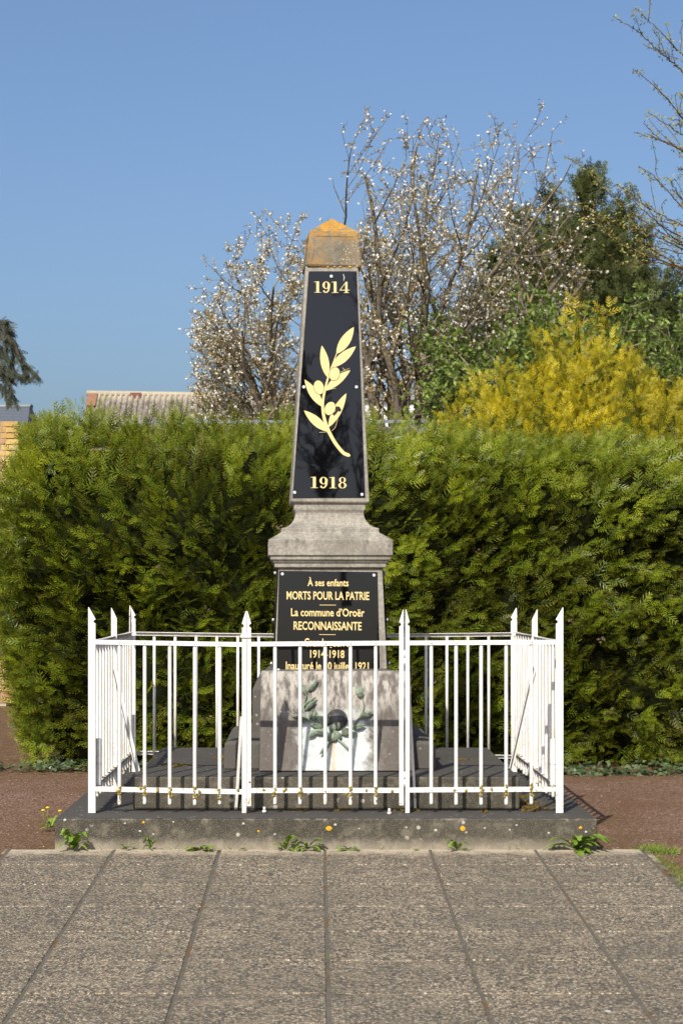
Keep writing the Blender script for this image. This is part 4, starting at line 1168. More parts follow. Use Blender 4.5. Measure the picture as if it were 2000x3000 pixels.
# ---------------------------------------------------------------- conifers behind
def cone_tree(name, label, cat, cones, Y, mat, core, bark, nshoot, size, seed, tmpl, zbase=0.2, tone0=.5, upk=0.6, rough_k=0.18, spire=True, nf=4, group=None):
    r = random.Random(seed)
    X0 = sum(c[0] for c in cones)/len(cones)
    T = empty(name, label, cat, ((X0 - VX)*Y/F, Y, 0), group)
    L5 = ([], [], [], [], []); bc = MB(); bt = MB()
    area = [c[2]*(Zp(c[1], Y) - c[3]) for c in cones]; tot = sum(area)
    for ci, (px, py, rad, zb, dy) in enumerate(cones):
        cx = (px - VX)*Y/F; cy = Y + dy; za = Zp(py, Y)
        # added dark body inside the foliage
        pts = []; rr = []
        for j in range(7):
            t = j/6; zz = zb + (za - zb)*t*0.94
            pts.append((cx, cy, zz)); rr.append(max(.01, rad*0.62*(1 - t)**0.8))
        bc.tube(pts, rr, 9)
        bt.tube([(cx, cy, zb), (cx, cy, za - 0.02*(za-zb))], [0.05*max(rad,.3), 0.006], 5)
        n = int(nshoot*area[ci]/tot)
        for k in range(n):
            t = 1 - math.sqrt(r.random())*0.999 if r.random() < .55 else r.random()
            zz = zb + (za - zb)*t
            phi = r.uniform(math.pi, 2*math.pi) if r.random() < .8 else r.uniform(0, math.pi)
            lump = nz(cx + math.cos(phi)*rad*2, zz, math.sin(phi)*2, 1.6/max(size*6,.5), seed)
            rad_t = rad*((1 - t)**0.8)*(1 + rough_k*lump*2.2)*r.uniform(.72, 1.06) + 0.02
            p = Vector((cx + math.cos(phi)*rad_t, cy + math.sin(phi)*rad_t, zz))
            d = Vector((math.cos(phi)*0.8, math.sin(phi)*0.8, upk + 0.6*t)) + Vector((r.gauss(0,.25), r.gauss(0,.25), r.gauss(0,.25)))
            global hr
            shoot(p - d.normalized()*size*0.8, d, size*1.6, nf, tone0 + 0.6*lump + r.gauss(0,.16), size*r.uniform(.8,1.2), L5, Vector((r.gauss(0,.6), -1, r.gauss(0,.6))))
    obj('shade_core', bc, core, T)
    tr_ = obj('trunk', bt, bark, T)
    many('foliage', mat, T, L5[0], L5[1], L5[2], L5[3], tmpl[0], tmpl[1], L5[4], tips=tmpl[2])
    print(name, len(L5[0]))
    return T
SPg = tmpl_spray(4, 42, 0.026, 0.42, .1, 9)
cone_tree('golden_conifer', 'golden yellow conifer bush rising behind the right part of the hedge', 'conifer',
    [(1690,890,.12,2.9,.0),(1785,900,.12,2.9,.15),(1640,950,.10,2.9,.1),(1575,985,.13,2.7,-.1),(1735,985,.12,2.8,.1),(1480,1070,.38,2.0,.0),(1400,1110,.34,2.0,.1),(1860,1060,.38,2.0,.0),(1945,1120,.42,2.0,-.1),(2040,1120,.42,2.0,.1),(1330,1190,.28,2.0,.1),
     (1640,1030,.5,2.0,-.2),(1740,1030,.55,2.0,-.2),(1560,1085,.5,1.9,-.3),(1830,1060,.5,1.9,-.3),(1920,1180,.4,1.9,-.35),(1430,1200,.4,1.9,-.3),(1690,1100,.4,1.9,-.4),(1500,1180,.4,1.9,-.4)],
    17.2, M_golden, M_core_y, M_bark_brown, 3600, .125, 31, SPg, tone0=.60, upk=0.6, rough_k=.45)
SPd = tmpl_spray(3, 45, 0.045, 0.5)
cone_tree('dark_conifer', 'tall dark green cypress beyond the shrubs on the right', 'conifer',
    [(1735,490,.75,3.4,.0),(1700,540,.9,3.2,-.3),(1610,548,.85,3.2,.2),(1830,575,.8,3.2,.1),(1525,610,.9,3.0,.0),(1885,680,.8,3.0,.0),(1450,720,.8,2.8,.1),(1960,790,.9,2.8,.0),(2050,800,.9,2.8,.1),(1400,850,.7,2.6,0),
     (1640,640,1.2,2.6,-.5),(1780,680,1.2,2.6,-.5),(1550,740,1.1,2.6,-.6)],
    30.0, M_conifer, M_core_c, M_bark_dark, 6500, .22, 37, SPd, upk=0.25, rough_k=.32)

# ---------------------------------------------------------------- branching trees
class Tree:
    def __init__(s, seed): s.r = random.Random(seed); s.mb = MB(); s.tw = MB(); s.sp = []   # sp: (pos, dir)
    def grow(s, p, d, L, rad, lvl, prm):
        r = s.r; n = max(3, int(L/prm['seg'])); pts = [p.copy()]; dd = d.normalized(); step = L/n; rads = [rad]
        for i in range(n):
            dd = (dd + Vector((r.gauss(0, prm['wig']), r.gauss(0, prm['wig']), r.gauss(0, prm['wig'])*.6)) + Vector((0, 0, prm['up'][lvl])) * step).normalized()
            if 'env' in prm and i > 0 and prm['env'](p + dd*step, r): break
            p = p + dd*step; pts.append(p.copy()); rads.append(max(prm['rmin'], rad*(1 - (i+1)/n*0.75)))
            t = (i+1)/n
            if lvl < prm['lv']:
                nb = prm['nb'][lvl]
                k = nb*step/L*1.0; cnt = int(k) + (1 if r.random() < k - int(k) else 0)
                if t < prm['t0'][lvl]: cnt = 0
                for _ in range(cnt):
                    ax = dd.orthogonal().normalized(); ax.rotate(Matrix.Rotation(r.uniform(0, 6.28), 3, dd))
                    a = R(r.gauss(*prm['ang'][lvl]))
                    nd = (dd*math.cos(a) + ax*math.sin(a)); nd.y *= prm.get('flat', 1.0)
                    s.grow(p, nd, L*prm['ratio'][lvl]*r.uniform(.6, 1.25)*(1 - 0.35*t), max(prm['rmin'], rads[-1]*0.62), lvl+1, prm)
            if lvl >= prm['leaf_lv']: s.sp.append((p.copy(), dd.copy(), lvl))
        (s.mb if lvl < 2 else s.tw).tube(pts, rads, 6 if lvl < 2 else 3, caps=False)
def scatter(sp, r, per, rad):
    O = []; Dd = []
    for p, d, l in sp:
        k = int(per) + (1 if r.random() < per - int(per) else 0)
        for _ in range(k):
            o = Vector((r.gauss(0,1), r.gauss(0,1), r.gauss(0,1)))*rad
            O.append(tuple(p + o)); Dd.append((r.gauss(0,1), r.gauss(0,1), r.gauss(0,1)))
    return np.array(O), np.array(Dd)
def plum(name, label, px, Y, stems, seed, per=.95, lk=.92, env=None):
    T = empty(name, label, 'plum tree', ((px-VX)*Y/F, Y, 0), 'plum trees in blossom')
    t = Tree(seed)
    prm = dict(seg=.16, wig=.10, up=[.12,.40,.55,.5], rmin=.003, lv=3, nb=[9,6,3], t0=[.15,.12,.1], ang=[(44,12),(46,14),(42,14)], ratio=[.50,.52,.5], leaf_lv=1)
    ex = [(a_-VX)*Y/F for a_, _ in env]; ez = [Zp(b_, Y) for _, b_ in env]
    def outside(q, r_):
        return q.z > float(np.interp(q.x, ex, ez)) + r_.gauss(0, .10) or q.x < ex[0] - .05 or q.x > ex[-1] + .05
    prm['env'] = outside
    x0 = (px-VX)*Y/F
    t.mb.tube([(x0,Y,-.05),(x0,Y,1.4),(x0+.02,Y,2.6)], [.17,.14,.13], 9)
    for (dx, dy, dz, L, rr) in stems:
        L *= lk
        t.grow(Vector((x0, Y, 2.5)), Vector((dx, dy, dz)), L, rr*.8, 0, prm)
    obj('trunk', t.mb, M_bark, T); w = obj('twigs', t.tw, M_bark, T); w['kind'] = 'stuff'
    r = random.Random(seed+1)
    c1 = tmpl_cluster(3, .25, 3, .9, .75); c2 = tmpl_cluster(3, .3, 4, 1.0, .5)
    o, d = scatter(t.sp, r, 1.05*per, .018); n = len(o)
    # blossom is denser low in the crown
    keep = nrs.rand(n) < np.clip(0.95 - (o[:,2]-3)*0.09, .35, 1); o, d = o[keep], d[keep]; n = len(o)
    many('blossom', M_petal, T, o, d, d[:, [2,0,1]], nrs.uniform(.020,.038,n), c1[0], c1[1], nrs.rand(n), tips=np.zeros(12))
    o, d = scatter(t.sp, r, 1.5*per, .018); n = len(o)
    many('young_leaves', M_budleaf, T, o, d, d[:, [2,0,1]], nrs.uniform(.018,.034,n), c2[0], c2[1], nrs.rand(n), tips=np.zeros(12))
    print(name, len(t.sp), n)
plum('plum_tree', 'large plum tree in white blossom right of the pillar', 1165, 21.0,
     [(-.05,.0,1,3.9,.075),(.18,.05,1,3.8,.07),(.62,-.1,1,3.7,.07),(-.18,.1,1,3.7,.065),(.06,.25,1,3.9,.06),(-.30,-.1,1,2.8,.05),(.7,.1,.9,2.2,.04),(.30,-.2,1,3.9,.055),(.42,.2,1,3.8,.055),(-.45,.1,.9,2.4,.045),(.55,.1,1,4.2,.055),(.66,.1,1,4.6,.05),(.40,-.25,1,4.4,.05),(.3,.3,1,4.2,.045)], 5, env=[(930,900),(965,640),(985,480),(1030,410),(1120,360),(1200,400),(1290,380),(1380,410),(1480,430),(1545,350),(1575,350),(1620,450),(1640,600),(1720,800),(1760,960)])
plum('plum_tree', 'smaller plum tree in blossom showing left of the pillar', 875, 21.6,
     [(-.12,.0,1,2.5,.06),(-.35,.1,1,2.6,.06),(-.58,-.1,1,2.3,.055),(.05,.1,1,2.4,.055),(-.75,.2,.7,1.8,.045),(.25,0,1,2.4,.05),(-.25,-.2,1,2.5,.05),(-.8,.2,.3,1.7,.04),(-.9,-.2,.5,1.8,.04),(-.9,.1,.05,1.5,.035),(-.9,-.1,-.05,1.3,.03),(-.65,.15,.85,2.4,.045),(-.45,-.25,1,2.6,.045),(-.2,.25,1,2.8,.05),(-.7,-.3,.6,2.0,.04)], 12, 1.15, .95, env=[(560,1240),(568,1040),(585,880),(620,770),(680,700),(740,620),(800,640),(830,590),(880,640),(960,600),(1060,560)])

# leafy shrub between plum and conifer
Y = 19.6
T = empty('elder_shrub', 'leafy green shrub with pale stems between plum tree and golden conifer', 'shrub', ((1650-VX)*Y/F, Y, 0))
t = Tree(41)
prm = dict(seg=.15, wig=.13, up=[.05,.1,.2,.2], rmin=.005, lv=2, nb=[8,6], t0=[.2,.1], ang=[(48,14),(48,16)], ratio=[.45,.5], leaf_lv=0)
for px, py, lean in ((1400,930,.0),(1430,890,-.05),(1470,860,-.15),(1530,810,.1),(1590,800,-.05),(1640,775,0),(1700,800,.1),(1760,790,-.1),(1830,810,.1),(1900,830,0),(1960,850,.15),(2030,840,.1),(1880,950,.0),(1560,930,0),(1430,1000,-.1),(1370,1080,-.1),(2000,980,0),(1700,900,0)):
    x = (px-VX)*Y/F; zt = Zp(py, Y)
    L = (zt - 1.9)*.78
    t.grow(Vector((x - lean*L, Y + t.r.uniform(-.4,.4), 1.9)), Vector((lean, 0, 1)), L, .022, 0, prm)
obj('stem', t.mb, M_bark_pale, T)['kind'] = 'stuff'; obj('twigs', t.tw, M_bark_pale, T)['kind'] = 'stuff'
c3 = tmpl_cluster(5, .3, 8, .9, .42)
o, d = scatter(t.sp, random.Random(2), 3.4, .085); n = len(o)
lump = np.array([nz(p[0], p[1], p[2], 2.5, 3) for p in o])
many('foliage', M_elder, T, o, d, d[:, [1,2,0]], nrs.uniform(.05,.085,n), c3[0], c3[1], .5 + .4*lump + nrs.normal(0,.15,n), tips=np.zeros(20))
print('elder', n)

# twigs reaching in from the tree outside the frame on the right
Y = 16.0
T = empty('hazel_tree', 'thin twigs with fresh yellow-green leaves reaching in at the right edge', 'tree', (4.4, Y, 0))
def q4(X, Yp): return (1500 + X*.5525, Yp*.5525)
BR = [[(650,38),(700,85),(790,170),(850,235),(905,290),(1100,470)], [(535,85),(650,155),(740,235),(820,305),(905,380),(1100,560)], [(643,362),(700,410),(790,490),(860,570),(905,630),(1080,860)],
      [(715,590),(800,645),(905,720),(1080,850)], [(645,700),(750,730),(905,790),(1080,900)], [(695,650),(790,740),(905,800),(1080,920)], [(275,825),(350,870),(440,950),(530,1040),(650,1140),(800,1240),(905,1300),(1200,1400)],
      [(230,1005),(350,1080),(480,1150),(620,1200),(780,1260),(905,1320),(1200,1450)], [(545,975),(620,1020),(720,1100),(905,1195),(1150,1300)], [(670,880),(750,930),(830,1020),(905,1105),(1100,1300)],
      [(820,935),(870,1010),(905,1060),(1100,1250)], [(365,1130),(480,1200),(560,1280),(680,1340),(905,1420),(1200,1500)], [(470,1310),(560,1385),(640,1400),(760,1390),(905,1430),(1200,1520)],
      [(560,985),(690,1110),(800,1200),(905,1260),(1150,1400)], [(620,1210),(700,1290),(820,1370),(905,1420),(1100,1480)], [(820,625),(905,645),(1050,700)], [(890,490),(905,520),(1000,700)], [(780,1170),(850,1185),(905,1195),(1100,1290)],
      [(700,1060),(770,1180),(860,1260),(905,1290),(1100,1420)],[(640,1270),(740,1300),(905,1345),(1100,1400)],[(880,895),(905,900),(1000,960)]]
br = random.Random(17); mb = MB(); sp_ = []
def q3(p, yy): x, y = q4(*p); v = P(x, y, Y + yy); return v
for i, pts in enumerate(BR):
    dy = br.uniform(-.35, .35)
    path = smooth_path([q3(p, dy + 0.10*k) for k, p in enumerate(pts)], 8); n = len(path)
    path = [p + Vector((br.gauss(0,.004), 0, br.gauss(0,.004))) for p in path]
    mb.tube(path, [0.0025 + 0.0055*(k/n)**1.2 for k in range(n)], 4, caps=False)
    acc = 0
    for k in range(1, n):
        sp_.append((path[k].lerp(path[k-1], br.random()), path[k-1]-path[k], 3))
        if k > 9 and br.random() < .16:
            d = (path[k-1] - path[k]).normalized(); d = d + Vector((br.gauss(0,.5), br.gauss(0,.4), br.gauss(.1,.5))); L = br.uniform(.12,.42)
            e = [path[k] + d.normalized()*L*j/4 + Vector((br.gauss(0,.008),0,br.gauss(0,.008))) for j in range(5)]
            mb.tube(e, [.0035,.003,.003,.0025,.002], 3, caps=False)
            for j in range(1,5):
                for _ in range(2): sp_.append((e[j], d, 3))
tx = 5.6
mb.tube([(tx, Y+.3, -.05), (tx-.05, Y+.3, 2.0), (tx-.2, Y+.2, 3.2), (tx-.6, Y+.1, 4.2)], [.14,.12,.09,.04], 8)
obj('branches', mb, M_bark_brown, T)
o, d = scatter(sp_, br, 1.1, .010); n = len(o); d[:,2] -= 0.5
c4 = tmpl_cluster(2, .1, 9, 1.0, .42)
many('young_leaves', M_young, T, o, d, d[:, [1,2,0]], nrs.uniform(.022,.042,n), c4[0], c4[1], nrs.rand(n), tips=np.zeros(8))

# cedar bough at the left edge
Y = 27.0
T = empty('cedar_tree', 'drooping dark cedar bough at the left edge of the picture', 'cedar', (-6.5, Y, 0))
mb = MB(); L5 = ([], [], [], [], []); cr = random.Random(6)
mb.tube([(-6.8, Y+.5, -.05), (-6.8, Y+.5, 9.5)], [.28,.1], 9)
for pts in ([(-485,640),(-300,700),(-190,760),(-150,830)],[(-485,560),(-640,640),(-760,740)],[(-485,760),(-650,860),(-800,980)],[(-485,480),(-380,540),(-300,620)],[(-485,950),(-660,1060),(-780,1180)],[(-485,1050),(-330,1130),(-200,1220)],[(-485,900),(-260,900),(-60,930),(0,952),(30,985),(60,1040),(85,1080),(108,1102)], [(-485,900),(-240,900),(-40,960),(10,990),(20,1040),(35,1080),(60,1105)], [(-485,960),(-260,960),(-60,1040),(0,1090),(25,1130),(45,1180)],
            [(-485,1000),(-260,1000),(-80,1080),(-10,1120),(15,1150),(25,1175)], [(-485,930),(-220,930),(-20,1000),(5,1040),(10,1090)], [(-150,940),(0,940),(18,950),(32,968)], [(-150,1040),(-20,1070),(15,1095),(32,1110)], [(0,952),(30,1000),(40,1040),(36,1085)],[(40,1000),(62,1060),(75,1090),(80,1108)]):
    path = smooth_path([P(x, y, Y + cr.uniform(-.1,.1)) for x, y in pts], 6)
    mb.tube(path, [.03*(1-k/len(path)) + .004 for k in range(len(path))], 5, caps=False)
    for k in range(2, len(path)):
        for _ in range(7):
            d = (path[k]-path[k-1]).normalized() + Vector((cr.gauss(0,.5), cr.gauss(0,.5), cr.gauss(-.35,.5)))
            L5[0].append(tuple(path[k].lerp(path[k-1], cr.random()))); L5[1].append(tuple(d)); L5[2].append((cr.gauss(0,1), -1, cr.gauss(0,1))); L5[3].append(cr.uniform(.09,.2)); L5[4].append(cr.random()*.8)
obj('branches', mb, M_bark_dark, T)
SPc = tmpl_spray(4, 40, 0.028, 0.34)
many('foliage', M_cedar, T, *[np.array(a) for a in L5[:4]], SPc[0], SPc[1], L5[4], tips=SPc[2])

# bare tree behind the viewer, mirrored in the black plaque
T = empty('bare_tree', 'slender bare tree mirrored in the tall black plaque', 'tree', (2.75, -17, -2))
t = Tree(77)
prm = dict(seg=.4, wig=.07, up=[.05,.25,.3,.3], rmin=.013, lv=3, nb=[30,10,6], t0=[.35,.1,.1], ang=[(28,8),(30,10),(32,12)], ratio=[.28,.42,.45], leaf_lv=9)
t.grow(Vector((2.75, -17, -1.2)), Vector((0,0,1)), 12.8, .16, 0, prm)
t.grow(Vector((2.65, -17, 3.5)), Vector((-.12,.0,1)), 6.0, .08, 0, prm)
obj('trunk', t.mb, M_bark_dark, T); obj('twigs', t.tw, M_bark_dark, T)['kind'] = 'stuff'

# ---------------------------------------------------------------- buildings behind the hedge
def corrugated(x0, x1, ya, za, yb, zb, pitch, amp, m_rows=1, per=6, xs=0.0):
    n = max(2, int((x1-x0)/pitch*per)); b = MB(); o = len(b.v)
    d = Vector((0, yb-ya, zb-za)); nv = Vector((0, -(zb-za), (yb-ya))).normalized()
    if nv.z < 0: nv = -nv
    for j in range(2):
        for i in range(n+1):
            x = x0 + (x1-x0)*i/n; w = amp*math.sin(2*math.pi*(x/pitch))
            c = Vector((x + xs*j, ya, za)) + d*j + nv*w
            b.v.append(tuple(c))
    for i in range(n):
        b.f.append((i, i+1, n+1+i+1, n+1+i)); b.sm.append(True)
    return b
def m_barnroof():
    t = NT('weathered_sheet')
    s = t.sep()
    n1 = t.noise(1.3, 6, 0.7); n2 = t.noise(5, 5, 0.7, stretch=(1.5,1,1))
    c = t.mix(t.ramp(n2, [(.35,0.),(.65,1.)]), (0.075, 0.064, 0.052, 1), (0.30, 0.265, 0.22, 1))
    top = t.rng(t.math('ADD', s[2], t.math('MULTIPLY', n1, 0.5)), 8.55, 9.0, 0.0, 1.0)
    c = t.mix(t.math('MULTIPLY', top, .8), c, (0.50, 0.43, 0.32, 1))
    return t.fin(c, 0.9, spec=0.1)
M_barn = m_barnroof()
Y = 70.0
T = empty('barn', 'old barn with weathered corrugated roof beyond the hedge on the left', 'barn', ((560-VX)*Y/F, Y, 0))
xa, xb = (258-VX)*Y/F, (900-VX)*Y/F; zr = Zp(1153, Y); 
for (u0, u1) in ((xa, xa+2.6), (xa+2.605, xa+5.3), (xa+5.305, xb)):
    obj('roof_sheet', corrugated(u0, u1, Y-4.5, zr-3.3, Y, zr, .20, .06), M_barn, T)
obj('roof_sheet', corrugated(xa, xb, Y+4.5, zr-3.3, Y+.02, zr, .3, .02), M_barn, T)
b = MB(); b.tube([(xa-.05, Y, zr+.02), (xb, Y, zr-.10)], .10, 8); obj('ridge', b, flat('ridge_tile', (.34,.30,.22,1), .9, .1, 0, .3), T)
b = MB(); b.box(xa+.2, xb, Y-4.2, Y+4.2, 0, zr-3.25); b.prism([(-4.2,0),(4.2,0),(0,3.1)], (xa+.2, Y, zr-3.25), (0,1,0), (0,0,1), (.2,0,0))
obj('wall', b, flat('barn_wall', (.06,.05,.045,1), .9), T)
b = MB(); x5, x6 = (383-VX)*Y/F, (414-VX)*Y/F; b.box(x5, x6, Y-.20, Y-.05, zr-.20, zr+.02); obj('ridge_tile', b, flat('red_tile', (.15,.065,.052,1), .9), T)
b = MB(); b.add([(xa, Y-.80, zr-.59+.08), (xa+.36, Y-.80, zr-.59+.08), (xa+.36, Y-.08, zr-.06+.08), (xa, Y-.08, zr-.06+.08)], [(0,1,2,3)]); obj('rust_patch', b, flat('rusty_sheet', (.22,.12,.075,1), .9, .1, 0, .3), T)

# low shed with large-wave sheets right behind the hedge
Y = 18.4
T = empty('shed', 'low shed with grey corrugated roof just behind the hedge', 'shed', (-1, 20, 0))
M_shed = NT('fibre_cement'); _n = M_shed.noise(3, 6, .7, stretch=(1,3,1)); M_shed = M_shed.fin(M_shed.mix(_n, (.10,.095,.09,1), (.26,.24,.21,1)), .85, spec=.3)
ze, zr2 = Zp(1274, Y), Zp(1241, Y+1.0)
x0, x1 = (175-VX)*Y/F, (1255-VX)*Y/F
k = 0; x = x0
while x < x1 - .05:
    xe = min(x + .88, x1); obj('roof_sheet', corrugated(x, xe-.004, Y, ze + .004*(k % 2), Y+1.3, zr2-.004*(k % 2), .177, .026, xs=.25), M_shed, T); x = xe; k += 1
b = MB()
b.add([(x0-.02, Y+1.27, zr2+.03), (x1+.28, Y+1.27, zr2+.03), (x1+.28, Y+1.42, zr2+.075), (x0-.02, Y+1.42, zr2+.075)], [(0,1,2,3)]); obj('ridge', b, flat('zinc_ridge', (.17,.18,.20,1), .75, .2), T)
b = MB(); b.tube([(x0, Y-.03, ze-.045), (x1, Y-.03, ze-.045)], .03, 8); obj('gutter', b, flat('pale_gutter', (.6,.58,.52,1), .5), T)
b = MB(); b.box(x0+.05, x1, Y+.12, Y+3.0, 0, ze-.06); obj('wall', b, flat('shed_wall', (.25,.22,.18,1), .9, .2, 0, .2), T)

# silo and white outbuilding
Y = 60.0
T = empty('silo', 'brownish silo with pale domed top behind the plum tree', 'silo', ((1300-VX)*Y/F, Y, 0))
cx, r_ = (1308-VX)*Y/F, 92*Y/F
b = MB(); b.tube([(cx,Y,0),(cx,Y,Zp(985,Y))], r_, 28); obj('wall', b, flat('silo_wall', (.20,.155,.135,1), .85, .2, 0, .25), T)
b = MB()
zt = Zp(985,Y); b.tube([(cx,Y,zt+.01)] + [(cx,Y,zt + .5*math.sin(a_)) for a_ in (.3,.6,.9,1.2,1.5)], [r_*1.03] + [r_*1.03*math.cos(a_)+.01 for a_ in (.3,.6,.9,1.2,1.5)], 28)
obj('dome', b, flat('pale_dome', (.55,.55,.52,1), .6), T)
for k in range(5):
    b = MB(); zz = 1.5 + 1.6*k; b.tube([(cx + (r_+.01)*math.cos(2*math.pi*i/32), Y + (r_+.01)*math.sin(2*math.pi*i/32), zz) for i in range(33)], .025, 5); obj('hoop', b, M_bark_dark, T)
Y = 48.0
T = empty('outbuilding', 'white rendered outbuilding seen low behind the plum branches', 'building', ((1130-VX)*Y/F, Y, 0))
b = MB(); xa, xb = (1050-VX)*Y/F, (1235-VX)*Y/F; b.box(xa, xb, Y, Y+6, 0, Zp(1172, Y)); obj('wall', b, flat('white_render', (.62,.63,.64,1), .8), T)
b = MB(); b.box(xa-.15, xb+.15, Y-.15, Y+6.2, Zp(1172,Y), Zp(1166,Y)); obj('roof', b, flat('grey_roof', (.25,.24,.22,1), .8), T)

# slate-roofed house, far left
Y = 55.0
T = empty('house', 'house with dark slate hipped roof at the far left', 'house', (-9.5, Y+4, 0))
xr_, xe_ = (62-VX)*Y/F, (80-VX)*Y/F; zr, ze = Zp(1192, Y+2), Zp(1268, Y)
M_slate = NT('slate'); M_slate = M_slate.fin(M_slate.mix(M_slate.noise(8, 5, .7, stretch=(1,1,5)), (.055,.065,.08,1), (.115,.13,.155,1)), .6, spec=.4)
rows = 9
for k in range(rows):
    t0, t1 = k/rows, (k+1)/rows
    def rp(t): return Y + 2*t, ze + (zr-ze)*t
    (ya, za), (yb2, zb) = rp(t0), rp(t1)
    b = MB(); xa_ = -14.0
    b.add([(xa_, ya-.02, za+.012), (xe_ + (xr_-xe_)*t0, ya-.02, za+.012), (xe_ + (xr_-xe_)*t1, yb2, zb), (xa_, yb2, zb)], [(0,1,2,3)])
    b.add([(xa_, ya-.02, za+.012), (xe_ + (xr_-xe_)*t0, ya-.02, za+.012), (xe_ + (xr_-xe_)*t0, ya-.02, za-.01), (xa_, ya-.02, za-.01)], [(3,2,1,0)])
    obj('slate_course', b, M_slate, T)
b = MB(); b.add([(xe_, Y, ze), (xe_, Y+4, ze), (xr_, Y+2, zr)], [(0,1,2)]); obj('hip', b, flat('hip_grey', (.22,.22,.21,1), .8), T)
b = MB(); b.tube([(xr_, Y+2, zr+.03), (xe_+.03, Y, ze+.02)], .05, 6); b.tube([(-14, Y-.05, ze-.02), (xe_, Y-.05, ze-.02)], .06, 6); obj('gutter', b, flat('black_trim', (.02,.02,.022,1), .5), T)
b = MB(); b.tube([(-14, Y+2, zr+.02), (xr_, Y+2, zr+.02)], .05, 6); obj('ridge', b, flat('ridge_pale', (.35,.35,.34,1), .6), T)
b = MB(); b.box(-14, xe_-.2, Y+.2, Y+3.8, 0, ze-.05); obj('wall', b, flat('house_wall', (.5,.45,.36,1), .9), T)

# yellow brick pier and wall end
Y = 24.0
T = empty('brick_wall', 'yellow brick pier and wall end at the left edge beside the hedge', 'wall', (-4.3, Y, 0))
def m_brick():
    t = NT('yellow_brick'); oi = t.n.new('ShaderNodeObjectInfo')
    c = t.ramp(oi.outputs['Random'], [(0.0, (.40,.25,.09,1)), (.45, (.52,.37,.13,1)), (.75, (.45,.30,.16,1)), (1.0, (.33,.15,.09,1))])
    c = t.mix(t.ramp(t.noise(14, 5, .7), [(.5,0.0),(.75,.6)]), c, (.12,.09,.06,1)); return t.fin(c, .9, t.noise(60,3), .5, .004, .1)
M_brick = m_brick()
zt = Zp(1233, Y); xp1 = (19-VX)*Y/F; xp0 = xp1 - .46
b = MB(); b.box(xp0+.006, xp1-.006, Y+.006, Y+.454, 0, zt-.01)
b.box(xp1-.3, xp1+.05, Y+.46, Y+3.4, 0, zt-.12)
obj('mortar', b, flat('mortar', (.36,.31,.23,1), .95, .1, 0, .2), T)
bk = MB(); bk.box(0,.215,0,.1,0,.062); bme = mesh('brick', bk, M_brick)
bh = MB(); bh.box(0,.1,0,.215,0,.062); bmh = mesh('brick', bh, M_brick)
bd = random.Random(4); nrow = int(zt/.074)
for j in range(nrow):
    zz = zt - .068 - .074*j
    if zz < 0: break
    off = 0 if j % 2 else -.1125
    for k in range(3):
        x = xp0 + .0 + k*.2265 + off*0.5
        link('brick', bme, T, (x + bd.uniform(-.002,.002), Y - bd.uniform(0,.004), zz))
    for k in range(2): link('brick', bmh, T, (xp1 - .096 + bd.uniform(0,.003), Y + .01 + k*.2265, zz))
    if zz < zt - .14:
        for k in range(8): link('brick', bmh, T, (xp1 - .044, Y + .47 + k*.2265 + (.11 if j % 2 else 0), zz))

# ---------------------------------------------------------------- weeds at the slab foot
def toothed_leaf(b, c, ang, L, w, lift, droop, teeth, rg):
    u = Vector((math.cos(ang), math.sin(ang), 0)); s = Vector((-u.y, u.x, 0)); n = teeth*2; vs_ = []
    for i in range(n+1):
        t = i/n; zz = lift*L*math.sin(min(1, t*1.1)*math.pi*0.62) - droop*L*t*t
        k = w*(0.18 + math.sin(math.pi*min(1, t**0.8*0.96)))*(1.0 if i % 2 else 0.58)*(1 if i < n else 0.0)
        m = Vector(c) + u*L*t + Vector((0,0,zz+.003)); back = u*(0.02*(i % 2)*-1*L)
        vs_ += [m + s*k*.5 + back + Vector((0,0,.12*k)), m, m - s*k*.5 + back + Vector((0,0,.12*k))]
    fs = []
    for i in range(n): o = i*3; fs += [(o,o+1,o+4,o+3),(o+1,o+2,o+5,o+4)]
    b.add(vs_, fs, False)
def add_tint(o, tone, rg):
    me = o.data; at = me.attributes.new('tint', 'FLOAT_COLOR', 'POINT'); n = len(me.vertices)
    col = np.ones((n,4), np.float32); col[:,0] = np.clip(tone + np.random.RandomState(rg).normal(0,.12,n), 0, 1); col[:,1] = 0; at.data.foreach_set('color', col.ravel())
def weed(name, label, px, py, R0, n, teeth, seed, cat='weed', lift=.5, wk=.22, D=None, mat=None, tone=.6, half=False, flowers=0):
    rg = random.Random(seed); D = D or 10.56
    x = (px-VX)*D/F; zz = zpav(D) if abs(x-.05) < 1.75 else 0.0
    T = empty(name, label, cat, (x, D, zz))
    groups = max(1, n)
    for k in range(n):
        b = MB(); a_ = rg.uniform(math.pi*1.02, math.pi*1.98) if (half and rg.random() < .6) else rg.uniform(math.pi*.95, math.pi*2.05) if half else rg.uniform(0, 6.28)
        L = R0*rg.uniform(.6, 1.1)
        toothed_leaf(b, (x, D-.01, zz), a_, L, L*wk*rg.uniform(.8,1.3), lift*rg.uniform(.15,.95), rg.uniform(0,.3), teeth, rg)
        o = obj('leaf', b, mat or M_weed, T); add_tint(o, tone + rg.uniform(-.25,.25), seed*50+k)
    for k in range(flowers):
        b = MB(); fx, fy, fz = x + rg.uniform(-.06,.06), D - rg.uniform(0,.05), zz + rg.uniform(.09,.15)
        b.tube([(fx,fy,zz),(fx,fy,fz)], .002, 4); s_ = obj('flower_stalk', b, M_weed, T); add_tint(s_, .7, 3)
        b = MB(); b.ball((fx,fy,fz), .013, 9, 4, (1,1,.45)); obj('flower_head', b, M_yel, s_)
    return T
M_yel = flat('yellow_flower', (.75,.48,.02,1), .7)
weed('dandelion', 'large bushy weed with broad jagged leaves at the slab corner on the left', 215, 2498, .115, 17, 5, 1, lift=1.3, wk=.30, half=True)
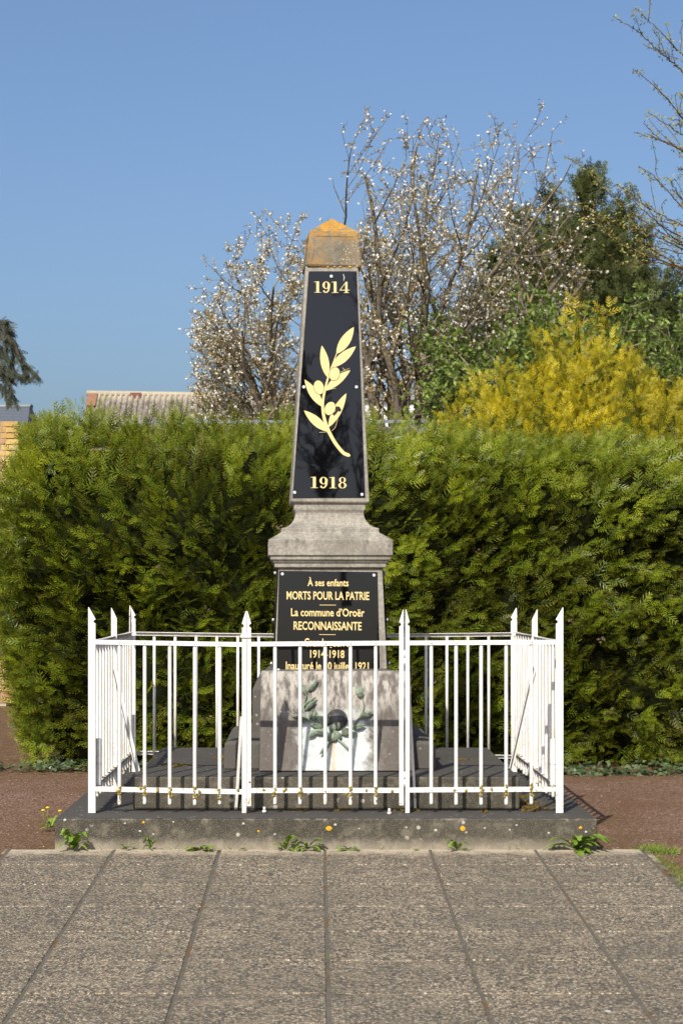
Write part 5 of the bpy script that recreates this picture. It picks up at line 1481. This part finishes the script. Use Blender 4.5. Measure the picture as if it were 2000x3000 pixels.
weed('dandelion', 'big dandelion rosette of long toothed leaves near the right slab corner', 1685, 2508, .20, 19, 7, 2, lift=.6, wk=.24, half=True, tone=.5)
weed('dandelion', 'upright leafy weed left of the centre joint at the slab foot', 835, 2500, .085, 9, 4, 3, lift=1.1, wk=.35, half=True)
weed('dandelion', 'wide jagged weed over the centre paving joint', 900, 2500, .10, 13, 5, 4, lift=.8, wk=.30, half=True)
weed('dandelion', 'small low weed right of the centre joint', 1020, 2502, .08, 8, 4, 5, lift=.4, wk=.3, half=True)
weed('dandelion', 'weed with one tall leaf below the right yellow lichen spot', 1338, 2500, .10, 10, 5, 6, lift=.8, wk=.28, half=True)
weed('dandelion', 'flat spreading green weed below the left fence bars', 590, 2500, .12, 16, 6, 7, lift=.35, wk=.24, half=True)
weed('dandelion', 'tiny weed sprout right of the wide green weed', 710, 2500, .04, 6, 3, 8, lift=.5, wk=.4, half=True)
weed('dandelion', 'tiny sprout at the slab foot under the gate', 1220, 2502, .035, 6, 3, 9, lift=.5, wk=.4, half=True)
weed('dandelion', 'small sprig with brown stalks right of the left corner weed', 440, 2499, .07, 9, 4, 10, lift=1.6, wk=.2, half=True, tone=.35)
weed('dandelion', 'low sprig between corner weed and flat green weed', 370, 2499, .05, 8, 3, 11, lift=.9, wk=.3, half=True, tone=.4)
weed('dandelion', 'yellow-flowered dandelion on the gravel beside the left slab edge', 150, 2418, .09, 8, 4, 12, D=11.5, lift=1.1, wk=.3, flowers=3)
# grass tuft right + moss and grass along the paving's right edge
def grass(name, label, pts, n, h, seed, cat='grass'):
    rg = np.random.RandomState(seed); k = rg.randint(0, len(pts)-1, n); t = rg.rand(n, 1)
    A = np.array(pts, float); o = A[k]*(1-t) + A[k+1]*t + rg.normal(0, 1, (n,3))*np.array([.03,.03,0]); 
    d = np.stack([rg.normal(0,.5,n), rg.normal(-.1,.45,n), np.ones(n)*.8], 1); nn = np.stack([rg.normal(0,1,n), -np.ones(n), rg.normal(0,.3,n)], 1)
    g_ = many(name, M_weed, None, o, d, nn, h*rg.uniform(.4,1.1,n), np.array([(-.035,0,0),(-.02,.6,.02),(0,1,.12),(.035,0,0)], float), np.array([(0,1,2,3)]), .45+.35*rg.rand(n), tips=np.array([0,.3,1,0.]))
    return tag(g_, label, cat)
grass('grass_tuft', 'green grass tuft on the gravel at the right corner of the paving', [(1.80,10.62,0),(1.95,10.52,0)], 240, .065, 1)
grass('grass_strip', 'short grass and moss growing along the right edge of the paving', [(1.84,10.4,-.0),(1.87,9.9,-.015),(1.84,9.4,-.03),(1.88,8.9,-.045)], 900, .03, 2)
grass('grass_sprigs', 'sparse dry grass blades along the foot of the slab', [(-1.2,10.57,.018),(-.3,10.57,.018),(.5,10.57,.018),(1.4,10.57,.018)], 60, .05, 3)

tot = 0
for o_ in scene.objects:
    if o_.type == 'MESH':
        tot += sum(len(p_.vertices) - 2 for p_ in o_.data.polygons) if len(o_.data.polygons) < 3000 else 2*len(o_.data.polygons)
print('TRIS', tot, 'OBJ', len(scene.objects))
